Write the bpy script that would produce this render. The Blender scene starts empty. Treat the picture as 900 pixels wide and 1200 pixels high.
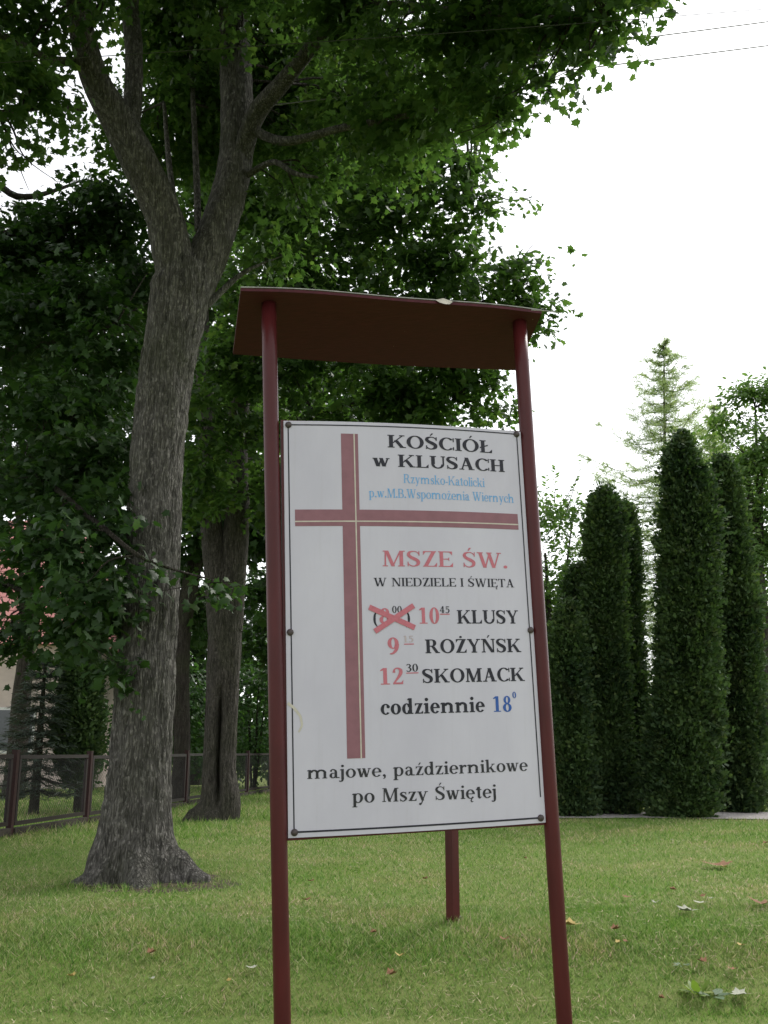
import bpy, math, random
import numpy as np
from mathutils import Vector, noise as mnoise

C = bpy.context.scene.collection
RNG = np.random.default_rng(11)
random.seed(5)

# ------------------------------------------------------------------ camera, sky, sun, exposure
FPX, PITCH, EYE = 1150.0, math.radians(13.7), 1.2
cd = bpy.data.cameras.new('camera')
cam = bpy.data.objects.new('camera', cd); C.objects.link(cam)
cam.location = (0, 0, EYE); cam.rotation_euler = (math.pi/2 + PITCH, 0, 0)
cd.sensor_fit = 'VERTICAL'; cd.sensor_height = 36.0; cd.sensor_width = 27.0
cd.lens = FPX/1200*36; cd.clip_start = .05; cd.clip_end = 2000
bpy.context.scene.camera = cam

SUN_EL, SUN_AZ = math.radians(46), math.radians(42)          # azimuth from +Y (view direction) towards +X
w = bpy.data.worlds.new("World"); bpy.context.scene.world = w; w.use_nodes = True
nt = w.node_tree; bg = nt.nodes['Background']
sky = nt.nodes.new('ShaderNodeTexSky'); sky.sky_type = 'NISHITA'; sky.sun_disc = False
sky.sun_elevation = SUN_EL; sky.sun_rotation = SUN_AZ
sky.air_density = 1.0; sky.dust_density = 1.5; sky.ozone_density = 1.0
hs = nt.nodes.new('ShaderNodeHueSaturation'); hs.inputs['Saturation'].default_value = .12
mxs = nt.nodes.new('ShaderNodeMix'); mxs.data_type = 'RGBA'; mxs.inputs[0].default_value = .25   # thin even cloud over the sky
mxs.inputs[7].default_value = (9.5, 9.6, 10.0, 1)
nt.links.new(sky.outputs[0], hs.inputs['Color']); nt.links.new(hs.outputs[0], mxs.inputs[6]); nt.links.new(mxs.outputs[2], bg.inputs['Color'])
bg.inputs['Strength'].default_value = .15
sd = bpy.data.lights.new('sun', 'SUN'); sd.energy = 1.5; sd.angle = math.radians(16); sd.color = (1, .96, .9)
sun = bpy.data.objects.new('sun', sd); C.objects.link(sun)
sdir = Vector((math.sin(SUN_AZ)*math.cos(SUN_EL), math.cos(SUN_AZ)*math.cos(SUN_EL), math.sin(SUN_EL)))
sun.rotation_euler = sdir.to_track_quat('Z', 'Y').to_euler()
vs = bpy.context.scene.view_settings
bpy.context.scene.display_settings.display_device = 'sRGB'
vs.view_transform = 'Standard'; vs.look = 'None'; vs.gamma = 1; vs.use_curve_mapping = False
vs.exposure = 0.72
cy = bpy.context.scene.cycles
cy.max_bounces = 8; cy.diffuse_bounces = 4; cy.transmission_bounces = 5; cy.transparent_max_bounces = 8
cy.use_denoising = True

# ------------------------------------------------------------------ measuring helpers
CP, SP = math.cos(PITCH), math.sin(PITCH)
def ray(px, py):
    x = (px-450)/FPX; y = (600-py)/FPX
    return np.array([x, CP-y*SP, SP+y*CP])
def P(px, py, D):                       # real point at horizontal distance D seen in that direction
    d = ray(px, py); return np.array([0, 0, EYE]) + d*(D/d[1])
def pxlen(px, py, D):                   # metres that one photo pixel spans there
    d = ray(px, py); return (D/d[1])/FPX
def gz(x, y):
    s = np.clip((np.asarray(y, float)-5.2)/1.4, 0, 1); s = s*s*(3-2*s)
    return .28*s - .14 + .012*np.sin(np.asarray(x)*1.1+.4)*np.sin(np.asarray(y)*.7)
def G(px, py):                          # point of the lawn
    d = ray(px, py); lo, hi = .5, 400.
    for _ in range(60):
        t = (lo+hi)/2; q = np.array([0, 0, EYE])+d*t
        if q[2] > float(gz(q[0], q[1])): lo = t
        else: hi = t
    return np.array([0, 0, EYE])+d*lo

# ------------------------------------------------------------------ object helpers
def mesh(name, verts, faces):
    me = bpy.data.meshes.new(name); me.from_pydata([tuple(v) for v in verts], [], faces); me.update(); return me
def fast_mesh(name, V, F):              # V (n,3), F (m,k) arrays
    V = np.ascontiguousarray(V, np.float32); F = np.ascontiguousarray(F, np.int32); k = F.shape[1]
    me = bpy.data.meshes.new(name)
    me.vertices.add(len(V)); me.vertices.foreach_set('co', V.ravel())
    me.loops.add(F.size); me.loops.foreach_set('vertex_index', F.ravel())
    me.polygons.add(len(F)); me.polygons.foreach_set('loop_start', np.arange(0, F.size, k, dtype=np.int32))
    me.polygons.foreach_set('loop_total', np.full(len(F), k, np.int32))
    me.update(calc_edges=True); return me
def tag(o, label=None, cat=None, group=None, kind=None):
    if label: o['label'] = label
    if cat: o['category'] = cat
    if group: o['group'] = group
    if kind: o['kind'] = kind
    return o
def root(name, loc, label, cat, group=None):
    o = bpy.data.objects.new(name, None); C.objects.link(o); o.location = tuple(loc); o.empty_display_size = .2
    return tag(o, label, cat, group)
BASE = {}
def add(name, me, mat, parent=None, smooth=False):
    """link a mesh whose coordinates are world coordinates, as a child of parent"""
    o = bpy.data.objects.new(name, me); C.objects.link(o); o.data.materials.append(mat)
    if parent is not None:
        p = parent
        while p.parent: p = p.parent
        loc = np.array(p.location)
        n = len(me.vertices); a = np.empty(n*3, np.float32); me.vertices.foreach_get('co', a)
        a = (a.reshape(n, 3)-loc.astype(np.float32)).astype(np.float32); me.vertices.foreach_set('co', a.ravel()); me.update()
        o.parent = parent
    if smooth: me.polygons.foreach_set('use_smooth', [True]*len(me.polygons))
    return o
class MB:
    def __init__(s): s.v = []; s.f = []
    def poly(s, pts):
        b = len(s.v); s.v += [tuple(p) for p in pts]; s.f.append(list(range(b, b+len(pts))))
    def box(s, o, ax, ay, az):           # o corner, three edge vectors
        o, ax, ay, az = map(np.asarray, (o, ax, ay, az)); b = len(s.v)
        for k in ((0,0,0),(1,0,0),(1,1,0),(0,1,0),(0,0,1),(1,0,1),(1,1,1),(0,1,1)):
            s.v.append(tuple(o+ax*k[0]+ay*k[1]+az*k[2]))
        s.f += [[b+i for i in q] for q in ([0,3,2,1],[4,5,6,7],[0,1,5,4],[1,2,6,5],[2,3,7,6],[3,0,4,7])]
    def tube(s, pts, rad, n=10, cap=True, disp=None):
        pts = [np.asarray(p, float) for p in pts]; b = len(s.v); prev = None
        for i, p in enumerate(pts):
            t = pts[min(i+1, len(pts)-1)]-pts[max(i-1, 0)]; t = t/(np.linalg.norm(t)+1e-9)
            if prev is None:
                a = np.array([1., 0, 0]) if abs(t[0]) < .9 else np.array([0, 1., 0])
            else: a = prev
            a = a-t*np.dot(a, t); a /= np.linalg.norm(a)+1e-9; prev = a; c = np.cross(t, a)
            r = rad[i] if hasattr(rad, '__len__') else rad
            for k in range(n):
                th = 2*math.pi*k/n; d = a*math.cos(th)+c*math.sin(th)
                rr = r if disp is None else r+disp(p, d, th, r, i)
                s.v.append(tuple(p+d*rr))
        for i in range(len(pts)-1):
            for k in range(n):
                s.f.append([b+i*n+k, b+i*n+(k+1) % n, b+(i+1)*n+(k+1) % n, b+(i+1)*n+k])
        if cap:
            s.f.append([b+k for k in range(n)][::-1]); s.f.append([b+(len(pts)-1)*n+k for k in range(n)])
    def build(s, name, mat, parent=None, smooth=False): return add(name, mesh(name, s.v, s.f), mat, parent, smooth)
def smooth_path(pts, rads, m=8):
    pts = [np.asarray(p, float) for p in pts]; P_, R_ = [], []
    for i in range(len(pts)-1):
        p0, p1, p2, p3 = pts[max(i-1, 0)], pts[i], pts[i+1], pts[min(i+2, len(pts)-1)]
        for k in range(m):
            t = k/m
            P_.append(.5*((2*p1)+(p2-p0)*t+(2*p0-5*p1+4*p2-p3)*t*t+(3*p1-p0-3*p2+p3)*t**3)); R_.append(rads[i]*(1-t)+rads[i+1]*t)
    P_.append(pts[-1]); R_.append(rads[-1]); return P_, R_

# ------------------------------------------------------------------ materials
def lin(r, g, b):
    f = lambda c: (c/255/12.92) if c/255 <= .04045 else ((c/255+.055)/1.055)**2.4
    return (f(r), f(g), f(b), 1)
class M:
    def __init__(s, name):
        s.m = bpy.data.materials.new(name); s.m.use_nodes = True; s.t = s.m.node_tree; s.b = s.t.nodes['Principled BSDF']
    def n(s, kind, **kw):
        x = s.t.nodes.new(kind)
        for k, v in kw.items():
            if k in x.inputs.keys(): x.inputs[k].default_value = v
            else: setattr(x, k, v)
        return x
    def l(s, a, b): s.t.links.new(a, b)
    def coord(s, scale=(1, 1, 1)):
        g = s.n('ShaderNodeNewGeometry'); mp = s.n('ShaderNodeMapping'); mp.inputs['Scale'].default_value = scale
        s.l(g.outputs['Position'], mp.inputs['Vector']); return mp.outputs[0]
    def noise(s, vec, scale, detail=4, rough=.55):
        x = s.n('ShaderNodeTexNoise'); x.inputs['Scale'].default_value = scale; x.inputs['Detail'].default_value = detail
        x.inputs['Roughness'].default_value = rough; s.l(vec, x.inputs['Vector']); return x.outputs['Fac']
    def ramp(s, fac, stops):
        r = s.n('ShaderNodeValToRGB'); e = r.color_ramp.elements
        while len(e) < len(stops): e.new(.5)
        for el, (p, c) in zip(e, stops): el.position = p; el.color = c
        s.l(fac, r.inputs[0]); return r.outputs[0]
    def mix(s, fac, a, b, mode='MIX'):
        x = s.n('ShaderNodeMix'); x.data_type = 'RGBA'; x.blend_type = mode
        for k, v in ((0, fac), (6, a), (7, b)):
            if isinstance(v, (int, float, tuple)): x.inputs[k].default_value = v
            else: s.l(v, x.inputs[k])
        return x.outputs[2]
    def bump(s, h, strength=.5, dist=.01):
        x = s.n('ShaderNodeBump'); x.inputs['Strength'].default_value = strength; x.inputs['Distance'].default_value = dist
        s.l(h, x.inputs['Height']); s.l(x.outputs[0], s.b.inputs['Normal'])
    def col(s, c):
        if isinstance(c, tuple): s.b.inputs['Base Color'].default_value = c
        else: s.l(c, s.b.inputs['Base Color'])
    def set(s, rough=.6, spec=.5, metal=0):
        s.b.inputs['Roughness'].default_value = rough; s.b.inputs['Specular IOR Level'].default_value = spec; s.b.inputs['Metallic'].default_value = metal

def plain(name, c, rough=.6, spec=.4, var=.12, scale=30):
    m = M(name); f = m.noise(m.coord(), scale)
    a = tuple(x*(1-var) for x in c[:3])+(1,); b = tuple(min(1, x*(1+var)) for x in c[:3])+(1,)
    m.col(m.ramp(f, [(.3, a), (.7, b)])); m.set(rough, spec); return m.m
def leaf_mat(name, dark, light, trans=.45, tcol=None, rough=.5, spec=.35, brown=None):
    m = M(name); g = m.n('ShaderNodeNewGeometry'); r = g.outputs['Random Per Island']
    yel = (light[0]*1.7, light[1]*1.25, light[2]*1.1, 1); stops = [(0, tuple(x*.75 for x in dark[:3])+(1,)), (.35, dark), (.85, light), (1, yel)]
    c1 = m.ramp(r, stops)
    f = m.noise(m.coord(), 1.1, 2)
    c = m.mix(.55, c1, m.ramp(f, [(.35, dark), (.65, light)]))
    m.col(c); m.set(rough, spec)
    tr = m.n('ShaderNodeBsdfTranslucent')
    tc = m.mix(1.0, c, tcol or (1.5, 1.7, .8, 1), 'MULTIPLY'); m.l(tc, tr.inputs['Color'])
    mx = m.n('ShaderNodeMixShader'); mx.inputs[0].default_value = trans
    m.l(m.b.outputs[0], mx.inputs[1]); m.l(tr.outputs[0], mx.inputs[2])
    m.l(mx.outputs[0], m.t.nodes['Material Output'].inputs['Surface']); return m.m
def bark_mat(name, a, b, c, scale=1.0, lichen=.5):
    m = M(name); wob = m.n('ShaderNodeTexNoise'); wob.inputs['Scale'].default_value = 6; m.l(m.coord(), wob.inputs['Vector'])
    vec = m.n('ShaderNodeVectorMath', operation='MULTIPLY_ADD'); m.l(wob.outputs['Color'], vec.inputs[0]); vec.inputs[1].default_value = (.06, .06, .10); m.l(m.coord(), vec.inputs[2])
    mp = m.n('ShaderNodeMapping'); mp.inputs['Scale'].default_value = (1, 1, .13); m.l(vec.outputs[0], mp.inputs['Vector'])
    cr = m.n('ShaderNodeTexVoronoi', feature='DISTANCE_TO_EDGE'); cr.inputs['Scale'].default_value = 44*scale; m.l(mp.outputs[0], cr.inputs['Vector'])
    crack = m.ramp(cr.outputs['Distance'], [(.0, (0, 0, 0, 1)), (.16, (.7, .7, .7, 1)), (.4, (1, 1, 1, 1))])
    v = m.coord((9*scale, 9*scale, 1.6*scale)); f1 = m.noise(v, 3.0, 6, .65); f2 = m.noise(m.coord((1, 1, .5)), 60*scale, 5, .7)
    base = m.ramp(f1, [(.32, a), (.52, b), (.72, c)])
    spots = m.ramp(m.noise(m.coord((1, 1, .6)), 30*scale, 4, .65), [(.52, (0, 0, 0, 1)), (.66, (lichen, lichen, lichen, 1))])
    col = m.mix(spots, base, tuple(min(1, x*1.9) for x in c[:3])+(1,))
    col = m.mix(m.ramp(m.noise(m.coord(), 1.4, 3), [(.45, (0, 0, 0, 1)), (.7, (.45, .45, .45, 1))]), col, (.07, .08, .04, 1))
    inv = m.ramp(crack, [(0, (.42, .42, .42, 1)), (1, (0, 0, 0, 1))]); col = m.mix(inv, col, tuple(x*.5 for x in a[:3])+(1,))
    m.col(col); m.set(.92, .2)
    h = m.mix(.5, crack, f2); m.bump(h, 1.0, .035); return m.m

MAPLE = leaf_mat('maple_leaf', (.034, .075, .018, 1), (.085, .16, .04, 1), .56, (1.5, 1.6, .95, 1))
MAPLE_DK = leaf_mat('shaded_maple_leaf', (.02, .045, .014, 1), (.045, .10, .025, 1), .38)  # darker copy of the maple leaf, shade put into the colour
SHRUB = leaf_mat('shrub_leaf', (.035, .08, .025, 1), (.07, .15, .045, 1), .35)
ASH = leaf_mat('light_leaf', (.075, .14, .04, 1), (.15, .24, .08, 1), .5)
def thuja_mat():
    m = bpy.data.materials['thuja_spray']; b = m.node_tree.nodes['Principled BSDF']; src = b.inputs['Base Color'].links[0].from_socket; t = m.node_tree
    g = t.nodes.new('ShaderNodeNewGeometry'); n = t.nodes.new('ShaderNodeTexNoise'); n.inputs['Scale'].default_value = 2.6; n.inputs['Detail'].default_value = 4; t.links.new(g.outputs['Position'], n.inputs['Vector'])
    r = t.nodes.new('ShaderNodeValToRGB'); r.color_ramp.elements[0].position = .58; r.color_ramp.elements[1].position = .74; r.color_ramp.elements[1].color = (.4, .4, .4, 1); t.links.new(n.outputs['Fac'], r.inputs[0])
    x = t.nodes.new('ShaderNodeMix'); x.data_type = 'RGBA'; t.links.new(r.outputs[0], x.inputs[0]); t.links.new(src, x.inputs[6]); x.inputs[7].default_value = (.075, .06, .03, 1); t.links.new(x.outputs[2], b.inputs['Base Color']); return m
THUJA = leaf_mat('thuja_spray', (.022, .048, .019, 1), (.088, .145, .052, 1), .25, rough=.6, spec=.25)
THUJA = thuja_mat()
LARCH = leaf_mat('larch_needle', (.20, .26, .14, 1), (.30, .36, .22, 1), .5)
SPRUCE = leaf_mat('spruce_needle', (.035, .055, .04, 1), (.075, .10, .075, 1), .15)
BARK = bark_mat('maple_bark', (.05, .047, .043, 1), (.135, .127, .114, 1), (.24, .227, .207, 1))
BARK2 = bark_mat('old_maple_bark', (.03, .027, .024, 1), (.09, .08, .07, 1), (.15, .136, .12, 1), lichen=.3)
BARKDK = bark_mat('dark_bark', (.025, .022, .018, 1), (.06, .05, .042, 1), (.09, .08, .07, 1), lichen=.1)

def paint_red():
    m = M('red_brown_paint'); n1 = m.noise(m.coord(), 60, 5, .7); n2 = m.noise(m.coord((1, 1, .3)), 9, 4)
    c = m.ramp(n2, [(.3, (.056, .0085, .0095, 1)), (.7, (.086, .013, .014, 1))])
    chips = m.ramp(n1, [(.70, (0, 0, 0, 1)), (.74, (1, 1, 1, 1))])
    c = m.mix(chips, c, (.2, .1, .085, 1)); m.col(c); m.set(.36, .28)
    m.bump(m.noise(m.coord(), 120, 3), .25, .002); return m.m
RED = paint_red()
def roof_under():
    m = M('dark_red_boards'); f = m.noise(m.coord((3, 20, 3)), 5, 4); c = m.ramp(f, [(.3, (.055, .0095, .0150, 1)), (.7, (.082, .0135, .0215, 1))])
    dots = m.n('ShaderNodeTexVoronoi'); dots.inputs['Scale'].default_value = 9; m.l(m.coord(), dots.inputs['Vector'])
    d = m.ramp(dots.outputs['Distance'], [(.018, (1, 1, 1, 1)), (.03, (0, 0, 0, 1))])
    m.col(m.mix(d, c, (.35, .3, .27, 1))); m.set(.7, .3); m.bump(f, .3, .004); return m.m
ROOFRED = roof_under()
def board_white():
    m = M('white_board'); f = m.noise(m.coord((1, 1, .5)), 3.5, 6, .65); f2 = m.noise(m.coord(), 130, 3)
    c = m.ramp(f, [(.3, (.51, .49, .575, 1)), (.7, (.57, .55, .635, 1))])
    st = m.ramp(m.noise(m.coord((14, 14, .55)), 3.2, 5, .6), [(.56, (0, 0, 0, 1)), (.80, (.14, .14, .14, 1))]); c = m.mix(st, c, (.36, .34, .34, 1))
    sp = m.ramp(f2, [(.72, (0, 0, 0, 1)), (.8, (.35, .35, .35, 1))]); m.col(m.mix(sp, c, (.45, .42, .40, 1))); m.set(.35, .35); return m.m
WHITE = board_white()
INK = plain('black_lettering', (.018, .018, .028, 1), .45, .3, .25, 60)
INKGREY = plain('grey_black_lettering', (.028, .028, .034, 1), .45, .3, .25, 60)
BLUE = plain('light_blue_lettering', (.14, .37, .68, 1), .45, .3, .08, 60)
DBLUE = plain('blue_lettering', (.03, .10, .36, 1), .45, .3, .1, 60)
ROSE = plain('faded_red_lettering', (.50, .15, .19, 1), .45, .3, .1, 60)
PALE = plain('washed_out_lettering', (.48, .40, .41, 1), .45, .3, .1, 60)
MAUVE = plain('mauve_cross_paint', (.25, .115, .14, 1), .45, .3, .08, 20)
CREAM = plain('cream_line', (.55, .51, .44, 1), .45, .3)
BOLT = plain('rusty_bolt', (.06, .045, .045, 1), .55, .5, .4, 90)
TIN = plain('grey_tin_edge', (.34, .33, .31, 1), .5, .4, .3, 25)

# ------------------------------------------------------------------ ground and paths
def lawn_mat():
    m = M('lawn_soil'); f = m.noise(m.coord(), 1.3, 5, .6); f2 = m.noise(m.coord(), 40, 5, .7)
    a = m.ramp(f, [(.35, (.12, .19, .04, 1)), (.6, (.19, .23, .07, 1))])
    m.col(m.mix(m.ramp(f2, [(.4, (0, 0, 0, 1)), (.7, (.5, .5, .5, 1))]), a, (.19, .185, .09, 1))); m.set(1, .1); m.bump(f2, .6, .02); return m.m
xs = np.unique(np.concatenate([np.linspace(-400, -14, 14), np.linspace(-14, 16, 61), np.linspace(16, 400, 14)]))
ys = np.unique(np.concatenate([np.linspace(-60, 0, 7), np.linspace(0, 34, 69), np.linspace(34, 900, 16)]))
GX, GY = np.meshgrid(xs, ys); nx, ny = len(xs), len(ys)
V = np.stack([GX, GY, gz(GX, GY)], -1).reshape(-1, 3)
I, J = np.meshgrid(np.arange(nx-1), np.arange(ny-1)); q = (J*nx+I).ravel()
o = add('ground', fast_mesh('ground', V, np.stack([q, q+1, q+nx+1, q+nx], -1)), lawn_mat(), None, True); tag(o, kind='structure')

def gravel_mat():
    m = M('gravel'); v = m.n('ShaderNodeTexVoronoi'); v.inputs['Scale'].default_value = 45; m.l(m.coord(), v.inputs['Vector'])
    m.col(m.ramp(m.noise(v.outputs['Color'], 1, 1), [(.3, (.22, .20, .19, 1)), (.7, (.52, .49, .47, 1))])); m.set(.95, .2)
    m.bump(v.outputs['Distance'], .8, .02); return m.m
GRAVEL = gravel_mat()
mb = MB(); N = 70
near, far = [], []
for i in range(N+1):
    x = -1.0 + 16*i/N; yn = 16.35 - .035*(x-4) + .12*mnoise.noise((x*1.3, 0, 0)); yf = 18.1 + .1*mnoise.noise((x*1.1, 5, 0))
    near.append((x, yn, float(gz(x, yn))+.02)); far.append((x, yf, float(gz(x, yf))+.02))
for i in range(N): mb.poly([near[i], near[i+1], far[i+1], far[i]])
tag(mb.build('gravel_path', GRAVEL), kind='structure')

# ------------------------------------------------------------------ grass (uncountable)
def grass_mat():
    m = M('grass_blade'); g = m.n('ShaderNodeNewGeometry'); r = g.outputs['Random Per Island']
    c1 = m.ramp(r, [(0, (.07, .17, .025, 1)), (.45, (.21, .36, .07, 1)), (.8, (.31, .42, .12, 1)), (.93, (.48, .45, .24, 1)), (1, (.6, .53, .34, 1))])
    p = m.ramp(m.noise(m.coord(), .9, 4, .65), [(.36, (.78, .90, .65, 1)), (.5, (1, .97, 1.05, 1)), (.64, (1.35, 1.03, 1.4, 1))])
    c = m.mix(1.0, c1, p, 'MULTIPLY'); m.col(c); m.set(.6, .25)
    tr = m.n('ShaderNodeBsdfTranslucent'); m.l(c, tr.inputs['Color']); mx = m.n('ShaderNodeMixShader'); mx.inputs[0].default_value = .35
    m.l(m.b.outputs[0], mx.inputs[1]); m.l(tr.outputs[0], mx.inputs[2]); m.l(mx.outputs[0], m.t.nodes['Material Output'].inputs['Surface']); return m.m
GRASS = grass_mat()
def grass(n, y0, y1, half0, half1, hmin, hmax, wid, cx0=0, cx1=0, keep=None):
    y = y0+(y1-y0)*RNG.random(n)**1.0; half = half0+(half1-half0)*(y-y0)/(y1-y0); cx = cx0+(cx1-cx0)*(y-y0)/(y1-y0)
    x = cx+half*(RNG.random(n)*2-1)
    if keep is not None: k = keep(x, y); x, y = x[k], y[k]
    n = len(x); h = hmin+(hmax-hmin)*RNG.random(n)**1.5; a = RNG.random(n)*2*np.pi; wd = wid*(.6+.9*RNG.random(n)**2)
    le = h*(.2+1.3*RNG.random(n)); b = RNG.random(n)*2*np.pi
    B = np.stack([x, y, gz(x, y)-.005], -1); d = np.stack([np.cos(a), np.sin(a), 0*a], -1)*wd[:, None]/2
    T = B+np.stack([np.cos(b)*le, np.sin(b)*le, h], -1)
    V = np.stack([B-d, B+d, T], 1).reshape(-1, 3); F = np.arange(3*n).reshape(n, 3); return V, F
parts = [grass(230000, 4.5, 7.4, 2.7, 4.2, .012, .048, .0072), grass(150000, 7.2, 12, 4.2, 7, .010, .045, .009), grass(110000, 12, 17.5, 7, 9, .018, .06, .013, 0, .6, lambda x, y: ~((x > .5) & (y > 16.4))),
         grass(40000, 13, 30, 4, 7, .03, .14, .016, -6, -8), grass(16000, 17.5, 27, 2, 3, .02, .07, .02, -2, -3)]
off = 0; Vs, Fs = [], []
for v_, f_ in parts: Vs.append(v_); Fs.append(f_+off); off += len(v_)
o = add('grass', fast_mesh('grass', np.concatenate(Vs), np.concatenate(Fs)), GRASS)
tag(o, 'short mown lawn grass with yellowed patches around the notice board', 'grass', kind='stuff')

# ------------------------------------------------------------------ the notice board: geometry of its plane
YAW, ROLL, LEAN = .25159375, .03704051, .01151388
BW, BH = 1.25974, 1.97663
BC = np.array([.14374835, 4.8, 1.82888272])
_u = np.array([math.cos(YAW), math.sin(YAW), 0]); _n = np.array([math.sin(YAW), -math.cos(YAW), 0]); _w = np.array([0, 0, 1.])
_w, _n = math.cos(LEAN)*_w+math.sin(LEAN)*_n, math.cos(LEAN)*_n-math.sin(LEAN)*_w
U, W_ = math.cos(ROLL)*_u+math.sin(ROLL)*_w, math.cos(ROLL)*_w-math.sin(ROLL)*_u; NRM = _n
def bow(u): return .042*(1-np.clip(np.abs(np.asarray(u)/(BW/2)), 0, 1)**2)
def S(u, w_, n=0.0, bowed=False):        # board coordinates: u right, w up from the board's centre, n towards the reader
    return BC+U*u+W_*w_+NRM*(n+(bow(u) if bowed else 0))
def B(px, py, n=0.0, bowed=True):        # photo measurement -> board coordinates (u, w)
    d = ray(px, py); u = 0; o_ = np.array([0, 0, EYE])
    for _ in range(5):
        k = n+(float(bow(u)) if bowed else 0); t = np.dot(BC+NRM*k-o_, NRM)/np.dot(d, NRM); q_ = o_+d*t-BC; u = np.dot(q_, U)
    return np.array([u, np.dot(q_, W_)])
base = G(505, 1199); base[2] = float(gz(base[0], base[1]))
sign = root('notice_board', base, 'white parish notice board with mauve cross and mass times under a small dark red roof', 'notice board')

def tube_uv(a, b, r, n0, n1=None, name='post', mat=RED, seg=18, nseg=14):
    p0, p1 = S(a[0], a[1], n0), S(b[0], b[1], n0 if n1 is None else n1)
    m_ = MB(); m_.tube([p0+(p1-p0)*k/nseg for k in range(nseg+1)], r, seg); return m_.build(name, mat, sign, True)
PR = .038
NP = -.012
# front posts, measured along their centre lines and carried down into the ground
for top, bot in (((315, 356), (331, 1200)), ((608.5, 374), (661.5, 1200))):
    a = B(*top, NP, False); b = B(*bot, NP, False); d = (b-a)/np.linalg.norm(b-a); b = b+d*.55; b = b*1.0
    o = tube_uv(b, a, PR, NP); 
# rear prop: square post with a tie to the board's back
gp = G(531, 1083); m_ = MB(); hw = .031
rz = float(gz(gp[0], gp[1]))
ux = np.array([math.cos(.75), math.sin(.75), 0]); uy = np.array([-math.sin(.75), math.cos(.75), 0])
m_.box(gp-ux*hw-uy*hw+np.array([0, 0, rz-gp[2]-.05]), ux*2*hw, uy*2*hw, np.array([0, 0, 1.95])); m_.build('rear_post', RED, sign)
tp = gp.copy(); tp[2] = rz+1.8; q_ = S(.25, .35, -.03); m_ = MB(); m_.tube([tp, q_], .02, 10); m_.build('tie_bar', RED, sign, True)
# backing frame
m_ = MB(); fw = .035; e = .012
for (u0, w0, u1, w1) in ((-BW/2-e, -BH/2-e, BW/2+e, -BH/2+fw), (-BW/2-e, BH/2-fw, BW/2+e*.4, BH/2+e*.55), (-BW/2-e, -BH/2+fw+.001, -BW/2+fw, BH/2-fw-.001), (BW/2-fw, -BH/2+fw+.001, BW/2+e, BH/2-fw-.001)):
    m_.box(S(u0, w0, -.035), U*(u1-u0), W_*(w1-w0), NRM*.028)
m_.build('backing_frame', RED, sign)
# board: bowed sheet with thickness
m_ = MB(); nu = 40; th = .006
fr = [[S(-BW/2+BW*i/nu, w0, .0, True) for i in range(nu+1)] for w0 in (-BH/2, BH/2)]
bk = [[p-NRM*th for p in r_] for r_ in fr]
for i in range(nu):
    m_.poly([fr[0][i], fr[0][i+1], fr[1][i+1], fr[1][i]]); m_.poly([bk[0][i+1], bk[0][i], bk[1][i], bk[1][i+1]])
    m_.poly([fr[1][i], fr[1][i+1], bk[1][i+1], bk[1][i]]); m_.poly([fr[0][i+1], fr[0][i], bk[0][i], bk[0][i+1]])
m_.poly([fr[0][0], fr[1][0], bk[1][0], bk[0][0]]); m_.poly([fr[0][nu], bk[0][nu], bk[1][nu], fr[1][nu]])
board = m_.build('board', WHITE, sign)

def flat(name, polys, mat, n=.0012):     # flat paint on the board: list of polygons in (u,w), each a hair prouder than the last
    m_ = MB()
    for i, pl in enumerate(polys):
        pts = [S(p[0], p[1], n+i*.00002, True) for p in pl]; m_.poly(pts)
    return m_.build(name, mat, board)
def strip(a, b, wa, wb=None, m=24, n=0): # long band between two board points, subdivided so that it follows the bow
    a, b = np.asarray(a), np.asarray(b); d = (b-a)/np.linalg.norm(b-a); nn = np.array([-d[1], d[0]]); wb = wa if wb is None else wb; out = []
    for i in range(m):
        t0, t1 = i/m, (i+1)/m; p0, p1 = a+(b-a)*t0, a+(b-a)*t1; w0 = wa+(wb-wa)*t0; w1 = wa+(wb-wa)*t1
        out.append([p0-nn*w0/2, p1-nn*w1/2, p1+nn*w1/2, p0+nn*w0/2])
    return out
class Flat:                              # like flat() but layers are given per piece
    def __init__(s): s.m = MB()
    def put(s, polys, n):
        for pl in polys: s.m.poly([S(p[0], p[1], n, True) for p in pl])
    def build(s, name, mat): return s.m.build(name, mat, board)
# cross
f_ = Flat()
vt, vb = (B(399.3, 508.3)+B(419.4, 508.3))/2, (B(406.9, 889)+B(428, 888.4))/2
wv = (np.linalg.norm(B(399.3, 508.3)-B(419.4, 508.3))+np.linalg.norm(B(406.9, 889)-B(428, 888.4)))/2
hl, hr = (B(345.7, 597)+B(345.7, 616.8))/2, (B(607, 602.8)+B(607, 620.5))/2
wh = np.linalg.norm(B(345.7, 597)-B(345.7, 616.8))*.98
f_.put(strip(vt, vb, wv), .0010); f_.put(strip(hl, hr, wh), .0014); cross = f_.build('cross', MAUVE)
f_ = Flat(); f_.put(strip(B(414.8, 508.3), B(423.3, 888.6), .0062), .0018); f_.put(strip(B(345.7, 611.2), B(607, 614.9), .0062), .0022)
f_.build('cross_line', CREAM)
# border
f_ = Flat(); lw = .0062
f_.put(strip(B(337.6, 499), B(344.6, 972), lw), .0010); f_.put(strip(B(337.8, 497.8), B(605, 509), lw), .0012)
f_.put(strip(B(605.3, 509), B(633.4, 934), lw), .0014); f_.put(strip(B(345, 975.3), B(633.6, 958.3), lw*1.3), .0016)
f_.build('border_line', INK)
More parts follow.
